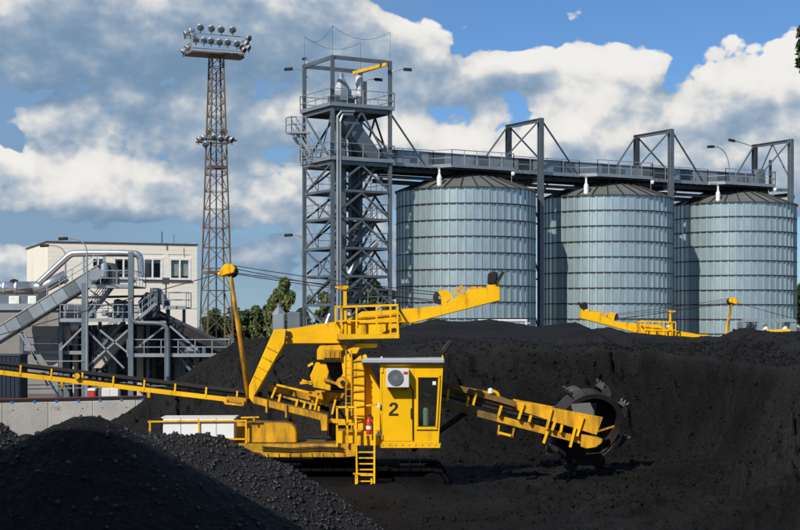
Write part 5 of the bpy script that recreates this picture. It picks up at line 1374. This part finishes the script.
    ac = MB(); ac.pxprism([(386.2, 368.5), (409.2, 368.5), (409.2, 387.6), (386.2, 387.6)], Y0 - .36, Y0 - .03, Y0 - .36); acu = ac.build('air_conditioner', PLAS, R, bevel=.015)
    c = P(395.5, 377.5, Y0 - .36)
    MB().lathe([(0, -.006), (.215, -.006), (.225, .0), (.225, .03)], c + Vector((0, -.02, 0)), (0, 1, 0), 24).build('fan_recess', DARK, acu)
    gr = MB()
    for rr_ in (.06, .11, .16, .205): gr.lathe([(rr_ - .009, -.012), (rr_ + .009, -.012), (rr_ + .009, .0), (rr_ - .009, .0), (rr_ - .009, -.012)], c + Vector((0, -.03, 0)), (0, 1, 0), 24)
    for k in range(8):
        t = math.pi * k / 8; gr.beam(c + Vector((-.21 * math.cos(t), -.035, -.21 * math.sin(t))), c + Vector((.21 * math.cos(t), -.035, .21 * math.sin(t))), .008, .012)
    gr.build('fan_grille', STEELL, acu)
    MB().pxprism([(403.5, 371.6), (408, 371.6), (408, 374.2), (403.5, 374.2)], Y0 - .37, Y0 - .362, Y0 - .36).build('logo_plate', REDP, acu)
    for u in (389, 406): MB().beam(A(u, 388.6, Y0 - .3), A(u, 388.6, Y0), .05, .04).build('ac_bracket', DARK, acu)
    MB().beam(A(442.5, 358.5, 43.3), A(443.5, 349, 43.3), .05, .05).build('lamp_stalk', YEL, R)
    fl = MB(); fl.pxprism([(441.5, 354.5), (441, 350), (449, 340), (453.5, 341), (452, 344.5), (445, 354)], 43.1, 43.5, 43.1).build('floodlight', DARK, R, bevel=.03)
    MB().beam(A(381.5, 358.5, 43.6), A(381.5, 356.5, 43.6), .05, .05).build('aerial_foot', PLAS, R)
    sm = MB()
    for p0, p1 in (((382, 366.5), (414, 366.5)), ((382, 366.5), (382, 441)), ((382, 441), (414, 441)), ((414, 366.5), (414, 441))):
        sm.beam(A(*p0, Y0 - .002), A(*p1, Y0 - .002), .008, .010)
    sm.build('door_seam', YELB, R)
    MB().beam(A(411, 408, Y0 - .06), A(411, 418, Y0 - .06), .03, .03).build('door_handle', DARK, R)
    for v in (408.5, 417.5): MB().beam(A(411, v, Y0 - .06), A(411, v, Y0), .025, .025).build('handle_post', DARK, R)
    for v in (370, 437): MB().obox(A(382, v, Y0 - .02), (.03, 0, 0), (0, .02, 0), (0, 0, .07)).build('door_hinge', YEL, R)
    se = MB()
    for p0, p1 in (((418.6, 377.8), (438.4, 377.8)), ((418.6, 426.2), (436.2, 426.2)), ((418.8, 378), (418.8, 426)), ((438.2, 378), (435.8, 426))): se.beam(A(*p0, Y0 + .01), A(*p1, Y0 + .01), .03, .035)
    se.build('window_seal', RUB, win)
    MB().beam(A(436, 425, Y0 - .01), A(424, 398, Y0 - .01), .02, .02).build('wiper', DARK, win)
    bo_ = MB()
    for k in range(9): bo_.lathe([(0, -.012), (.014, -.01), (.018, 0)], A(383 + 6.6 * k, 445.2, Y0 - .1), (0, 1, 0), 6)
    bo_.build('sill_bolts', DARK, R)
    MB().tube([A(410, 385, Y0 - .1), A(413, 391, Y0 - .06), A(412.5, 400, Y0 - .03), A(413, 440, Y0 - .03)], .018, 6).build('drain_hose', DARK, R)
    for u, v in ((379, 405), (378.8, 433)): MB().lathe([(0, .06), (.05, .04), (.06, -.06)], A(u, v, 43.1), n=8).build('hinge', PLAS, R)
    # ---- ladder and cage
    ld = MB()
    for u0_, u1_ in ((355.6, 357), (374.6, 374.2)):
        ld.beam(A(u0_, 406.5, 42.95), A(u1_, 483.5, 42.7), .07, .05, up=(1, 0, 0))
    for k in range(6):
        v = 452 + 5.8 * k; ld.beam(A(356.5, v, 42.85), A(374.3, v, 42.85), .05, .035)
    lad_o = ld.build('ladder', YEL, R)
    st = MB()
    for p0, p1 in (((355.8, 474.5), (355.8, 485.5)), ((355.8, 485.5), (372.5, 486)), ((371.5, 478), (371.5, 486)), ((353, 473.5), (373, 474))): st.beam(A(*p0, 42.7), A(*p1, 42.7), .05, .05)
    st.build('step_loop', YEL, R)
    cg = MB()
    for u in (337, 347.3, 355.5): cg.beam(A(u, 407, 43.15), A(u, 446, 43.15), .055, .055)
    for v in (407, 424): cg.beam(A(336.5, v, 43.15), A(356, v, 43.15), .055, .055)
    cg.beam(A(337, 407, 43.15), A(337, 407, 45.5), .055, .055); cg.beam(A(337, 407, 45.5), A(337, 446, 45.5), .055, .055)
    for u in (372.5,): cg.beam(A(u, 404.5, 43.1), A(u, 440, 43.1), .05, .05)
    cg.beam(A(366, 405.5, 43.1), A(379, 404.2, 43.1), .05, .05)
    cg.build('landing_railing', YEL, R)
    # ---- wheel boom
    for yy, m_ in ((44.75, YELD), (45.65, YELD)):
        MB().beam(A(497, 418.05, yy), A(586, 441.5, yy), .10, .20).build('boom_beam', m_, R)
        MB().beam(A(400, 392.5, yy), A(497, 418.05, yy), .10, .20).build('boom_beam', YELB, R)  # inner half browned for the cab's shadow as well as grime
    MB().beam(A(400, 384, 45.2), A(590, 432, 45.2), .8, .06).build('boom_belt', RUB, R)
    MB().beam(A(400, 371.5, 44.8), A(516, 404, 44.8), .08, .16).build('boom_upper_rail', YELB, R)  # cab shadow and grime both put into this rail's brown
    MB().beam(A(400, 371.5, 45.6), A(516, 404, 45.6), .08, .16).build('boom_upper_rail', YELD, R)
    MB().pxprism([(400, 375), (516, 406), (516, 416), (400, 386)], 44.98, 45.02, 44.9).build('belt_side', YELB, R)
    MB().beam(A(455, 392.5, 45.2), A(512, 408.5, 45.2), .7, .05).build('boom_cover', DARK, R)
    MB().pxprism([(463, 387), (486, 391), (512, 401), (512, 405.5), (470, 395)], 44.95, 45.4, 44.9).build('drive_cover', YELD, R)
    MB().pxprism([(516, 400.7), (603, 417), (596.5, 434.8), (517.5, 410)], 44.60, 44.66, 44.6).build('skirt_plate', YELD, R)
    MB().pxprism([(516, 400.7), (600, 416.5), (594, 434.3), (517.5, 410)], 45.72, 45.78, 44.6).build('skirt_plate', YELD, R)
    for p0, p1 in (((476, 392.5), (473, 405)), ((468.5, 396), (467, 406)), ((501.5, 405.5), (498.5, 415)), ((523.5, 403.5), (518.5, 419)), ((531, 415), (529, 422)), ((551.5, 408.5), (546.5, 429)),
                   ((555, 421.5), (552, 430)), ((562, 424.5), (560.5, 432)), ((583, 417), (577, 436)), ((448.5, 389), (447.5, 400)), ((575, 428), (570, 447)), ((547.5, 431), (543.5, 443))):
        MB().beam(A(*p0, 44.57), A(*p1, 44.57), .11, .07, up=(1, 0, 0)).build('boom_post', YEL, R)
    MB().pxprism([(581.5, 434), (597, 436.5), (603, 439), (602, 443), (596, 447.5), (587, 448.8), (581, 447)], 44.55, 44.75, 44.55).build('end_plate', YELD, R, bevel=.02)
    arc = [A(493 + 5.6 * math.cos(t), 396.5 - 5.2 * math.sin(t), 44.9) for t in [math.radians(200 - 25 * k) for k in range(10)]]
    MB().tube(arc, .055, 7).build('drive_guard', YEL, R)
    MB().lathe([(0, .1), (.08, .06), (.08, -.06), (0, -.1)], A(490.5, 391, 44.9), n=8).build('work_lamp', WHITE, R)
    fz = MB()
    for p0, p1 in (((499, 425), (498, 434)), ((514, 428), (512, 437)), ((498, 434), (512, 437))): fz.beam(A(*p0, 44.7), A(*p1, 44.7), .05, .05)
    fz.build('idler_hanger', YELD, R)
    MB().beam(A(499, 432.5, 44.65), A(511, 435.5, 44.65), .05, .07).build('hanger_bar', YEL, R)
    MB().cyl(A(412, 450, 45.2), A(466, 412, 45.2), .09, n=10).build('luffing_cylinder', DARK, R)
    MB().cyl(A(430, 437.3, 45.2), A(470, 409.2, 45.2), .05, n=8).build('cylinder_rod', CHUTE, R)
    # ---- bucket wheel
    WC = P(586, 427, 46.05); ax_ = Vector((.34, -.89, -.26)).normalized()
    wt_ = thing('tmp', WC, '', '')
    bpy.data.objects.remove(wt_)
    wh = MB(); wh.lathe([(1.0, .26), (1.01, .29), (1.16, .29), (1.17, .25), (1.17, -.26), (1.0, -.26), (1.0, .26)], WC, ax_, 40)
    whl = wh.build('bucket_wheel', WHEEL, R)
    MB().lathe([(1.0, -.22), (.45, -.32), (.2, -.30), (0, -.30)], WC, ax_, 40).build('wheel_disc', DARK, whl)
    MB().lathe([(.30, -.30), (.30, .05), (.22, .10), (0, .10)], WC, ax_, 16).build('wheel_hub', DARK, whl)
    e1 = ax_.cross(Vector((0, 0, 1))).normalized() * -1; e2 = ax_.cross(e1); 
    if e2.z < 0: e2 = -e2
    if e1.x < 0: e1 = -e1
    MB().obox(WC - ax_ * .10 + e2 * .52 - e1 * .05, e1 * .36, e2 * .22, ax_ * .02).build('discharge_plate', CHUTE, whl)
    MB().pxprism([(571, 404), (590, 402.5), (594, 411), (594, 416), (573, 413)], 45.3, 45.36, 45.3).build('chute_plate', CHUTE, R)
    MB().beam(A(592, 433, 45.6), A(614, 426, 45.9), .05, .05).build('scraper_bar', YELD, R)
    for k in range(8):
        t = math.radians(80 + 45 * k - 8)
        rd = e1 * math.cos(t) + e2 * math.sin(t); tg = -e1 * math.sin(t) + e2 * math.cos(t)     # tangential, counter clockwise
        base = WC + rd * 1.16
        prof = [(.13, -.03), (.15, .12), (.15, .27), (.11, .30), (.04, .30), (-.05, .28), (-.13, .235), (-.19, .17), (-.235, .09), (-.25, -.03)]
        b = MB(); n_ = len(prof)
        w2 = .27
        vs = []
        for sgn in (-1, 1):
            for a_, h_ in prof: vs.append(base + tg * a_ + rd * h_ + ax_ * (w2 * sgn * (1 - .52 * max(0, h_ / .30) ** 2)))
        fs = [tuple(range(n_)), tuple(range(n_, 2 * n_))[::-1]] + [(i, n_ + i, n_ + i + 1, i + 1) for i in range(1, n_ - 1)]
        bo = b.add(vs, fs).build('bucket', BUCK, whl, bevel=.06)
        bo.modifiers[0].segments = 3; bo.data.shade_smooth()
        for s_ in (-.18, .18): MB().beam(base + ax_ * s_ + tg * .12 - rd * .1, base + ax_ * s_ - tg * .3 + rd * .02, .05, .06, up=rd).build('bucket_strap', BUCK, bo)
        for s_ in (-.2, 0, .2):
            tb = base + tg * .13 + rd * .26 + ax_ * s_
            MB().beam(tb, tb + tg * .05 + rd * .075, .045, .04).build('tooth', CHUTE, bo)
    return R

mach = make_machine('yellow bucket wheel reclaimer with cab working at the curved coal face', 'yellow bucket wheel reclaimers')
# painted number on the cab
def number_two(parent):
    ty = 43.15 - .004
    u0, v0 = 388.8, 402.2
    pts = [(.6, 4.4), (.6, 2.2), (2.4, .5), (5, 0), (7.6, .6), (9.2, 2.4), (9.3, 4.6), (8.2, 6.6), (4.6, 9.8), (3.6, 11.2), (9.7, 11.2), (9.7, 13.6), (0, 13.6), (.1, 11.2), (1.6, 9.2), (5.2, 6.2), (6.3, 4.4), (6.0, 3.0), (4.9, 2.4), (3.7, 2.9), (3.3, 4.4)]
    m = MB(); n = len(pts)
    co = [P(u0 + a, v0 + b, ty) for a, b in pts]
    # triangulate through a curve-free ngon
    m.v = [tuple(c) for c in co]; m.f = [tuple(range(n))[::-1]]
    me = m.build('number', TRIMB, parent)
    me['label'] = 'black painted number 2'
    return me
mach2 = copy_tree(mach)
mach2['label'] = 'yellow reclaimer mostly hidden behind the stockpile crest in front of the silos'
mach2.location = (12.37 + 1.2, 79, -.38); mach2.scale = (-1, 1, 1)
number_two(mach)

# fire extinguisher on the landing
q = P(368.8, 434, 43.0)
fe = thing('fire_extinguisher', (q.x, q.y, q.z), 'small red fire extinguisher beside the ladder of the nearer machine', 'fire extinguisher')
MB().lathe([(0, 0), (.075, .0), (.08, .05), (.08, .36), (.05, .43), (.025, .45), (.025, .5), (0, .5)], q, n=14).build('cylinder', REDP, fe, smooth=True)
MB().lathe([(.0815, .14), (.0815, .24)], q, n=14).build('label_band', WHITE, fe)
MB().obox(q + Vector((.03, 0, .53)), (.06, 0, 0), (0, .02, 0), (0, 0, .03)).build('valve', DARK, fe)
MB().tube([q + Vector((.05, -.02, .5)), q + Vector((.11, -.03, .42)), q + Vector((.10, -.03, .2))], .012, 5).build('hose', DARK, fe)
MB().obox(q + Vector((0, .0, -.02)), (.09, 0, 0), (0, .09, 0), (0, 0, .018)).build('holder', YEL, fe)

# ================================================================== trees
def tree(name, loc, h, cr, label, lm, seed, shape='round', nleaf=9000, ls=.16, trunk=.25, group='trees beyond the yard', droop=0.0, prune=None, extra=(), nc=42):
    rr = np.random.default_rng(seed); pr = random.Random(seed)
    t = thing(name, loc, label, 'tree', group)
    L = Vector(loc)
    tk = MB(); pts = [L + Vector((pr.uniform(-.1, .1) * k, pr.uniform(-.1, .1) * k, h * .85 * k / 6)) for k in range(7)]
    tk.tube(pts, [trunk * (1 - .13 * k) for k in range(7)], 8)
    tips = []
    for k in range(16):
        f = .25 + .7 * k / 16; b = L + Vector((0, 0, h * f * .9)); a = pr.uniform(0, 6.28)
        ln = cr * (1.0 - .55 * abs(f - .5)) * pr.uniform(.6, 1.05)
        e = b + Vector((math.cos(a) * ln, math.sin(a) * ln, ln * pr.uniform(.25, .8)))
        tk.tube([b, b.lerp(e, .5) + Vector((0, 0, .15 * ln)), e], [trunk * .3, trunk * .2, trunk * .07], 5); tips.append(e)
    for e_ in extra:
        e_ = Vector(e_); b = L + Vector((0, 0, e_.z - L.z - 1.1)); tk.tube([b, b.lerp(e_, .5) + Vector((0, 0, .25)), e_], [.06, .035, .008], 5)
    tk.build('trunk', BARK, t)
    cent = []
    for k in range(nc):
        if k < len(tips): c = np.array(tips[k])
        else:
            f = pr.uniform(.22, 1.0); w_ = math.sin(math.pi * min(1, f * .93) ** .8) if shape == 'round' else (1 - f) ** .55 * .95 + .05
            a = pr.uniform(0, 6.28); q = cr * w_ * pr.uniform(.35, 1)
            c = np.array((L.x + math.cos(a) * q, L.y + math.sin(a) * q, L.z + h * f))
        cent.append((c, cr * pr.uniform(.16, .34)))
    for e_ in extra: cent.append((np.array(e_), .13))
    per = nleaf // len(cent)
    C = np.repeat(np.array([c for c, _ in cent]), per, 0); S_ = np.repeat(np.array([s for _, s in cent]), per)
    n = len(C)
    d = rr.normal(size=(n, 3)); d /= np.linalg.norm(d, axis=1)[:, None]; d *= (rr.random(n) ** .4)[:, None]
    pos = C + d * S_[:, None] * np.array([1, 1, .85])
    pos[:, 2] -= droop * rr.random(n) ** 2 * S_ * 3
    if prune is not None:
        k_ = prune(pos); pos = pos[k_]; S_ = S_[k_]; n = len(pos)
    a = rr.normal(size=(n, 3)); a[:, 2] -= droop * 2; a /= np.linalg.norm(a, axis=1)[:, None]
    b = np.cross(a, rr.normal(size=(n, 3))); b /= np.linalg.norm(b, axis=1)[:, None]
    s = ls * (.6 + .8 * rr.random(n))[:, None]
    quad_ = np.stack([pos - a * s, pos + b * s * .45, pos + a * s, pos - b * s * .45], 1).reshape(-1, 3)
    me = bpy.data.meshes.new('crown'); q = quad_ - np.array(L)
    me.vertices.add(len(q)); me.vertices.foreach_set('co', q.astype(np.float32).ravel())
    me.loops.add(len(q)); me.loops.foreach_set('vertex_index', np.arange(len(q), dtype=np.int32))
    me.polygons.add(n); me.polygons.foreach_set('loop_start', (np.arange(n) * 4).astype(np.int32))
    me.update(calc_edges=True); me.materials.append(lm)
    o = bpy.data.objects.new('crown', me); link(o, t); ORG[o] = L
    return t
def tpos(u, y): q = P(u, 0, y); return (q.x, y, -.4)
TY = 165
tree('willow_tree', tpos(283, TY), 10.6, 1.7, 'slender weeping willow, tallest of the trees left of the tower', LEAF1, 1, 'tall', 11000, .22, .25, droop=.9)
tree('willow_tree', tpos(272, TY + 3), 9.0, 1.9, 'shorter weeping willow just left of the tallest one', LEAF1, 2, 'tall', 9000, .22, .25, droop=.8)
tree('bushy_tree', tpos(258, TY + 6), 7.4, 2.3, 'bushy dark green tree beside the willows', LEAF2, 3, 'round', 8000, .22)
tree('bushy_tree', tpos(240, TY + 12), 6.6, 2.4, 'dark green tree seen through the foot of the lattice mast', LEAF2, 4, 'round', 7000, .22)
tree('bushy_tree', tpos(218, TY + 15), 7.0, 2.6, 'green tree behind the lattice mast at the building corner', LEAF2, 5, 'round', 7000, .22)
tree('bushy_tree', tpos(300, TY + 8), 7.0, 2.0, 'green tree beside the left post of the elevator tower', LEAF2, 6, 'round', 6000, .22)
tree('bushy_tree', tpos(325, TY + 14), 9.2, 2.5, 'green tree seen through the lower bays of the elevator tower', LEAF1, 7, 'round', 7000, .24)
tree('bushy_tree', tpos(350, TY + 20), 9.8, 2.8, 'pale green tree behind the stairs of the elevator tower', LEAF1, 8, 'round', 7000, .24)
tree('bushy_tree', tpos(378, TY + 24), 10.6, 2.8, 'dark tree between the elevator tower and the left silo', LEAF2, 9, 'round', 7000, .24)
tree('bushy_tree', tpos(803, 150), 9.4, 2.0, 'green tree peeping out right of the right silo', LEAF2, 10, 'round', 6000, .22)
# broadleaf tree near the viewpoint; only its outermost leaves reach into the picture
def near_lim(pos):
    z = pos[:, 2]
    lim = np.where((z > 8.75) & (z < 9.38), .2645, .273) + .0018 * np.sin(z * 21)
    return (pos[:, 0] / pos[:, 1] > lim) & (z > 6.0 + .4 * np.sin(pos[:, 0] * 3))
tree('broadleaf_tree', (8.05, 22, -.4), 13.0, 2.45, 'dark leaves of a near tree at the top right edge', LEAF2, 21, 'round', 40000, .085, .2, None, prune=near_lim,
     extra=[(5.98, 22, 9.3), (5.95, 22, 9.05), (6.0, 22.05, 8.85), (6.1, 22, 9.1), (6.3, 22, 8.9), (6.5, 22.1, 9.2), (6.8, 21.9, 9.0)], nc=130)
# ================================================================== unseen shed, added to throw shade on the near heap
sh = thing('shade_shed', (-19.5, 4, -.4), 'unseen grey corrugated shed added left of the viewpoint to shade the near heap', 'shed')
MB().box(-33, -6.2, 0, 7.5, -.4, 14.4).build('wall', STEEL, sh)
MB().prism([(-33.3, 14.4), (-5.9, 14.4), (-5.9, 14.7), (-19.6, 16.2), (-33.3, 14.7)], -.3, 7.8).build('roof', STEELL, sh)
for k in range(26): MB().box(-32.6 + k * 1.02, -32.45 + k * 1.02, 7.5, 7.56, -.3, 14.3).build('cladding_rib', STEEL, sh)
MB().box(-22, -17, 7.51, 7.6, -.4, 4.6).build('door', STEELD, sh)
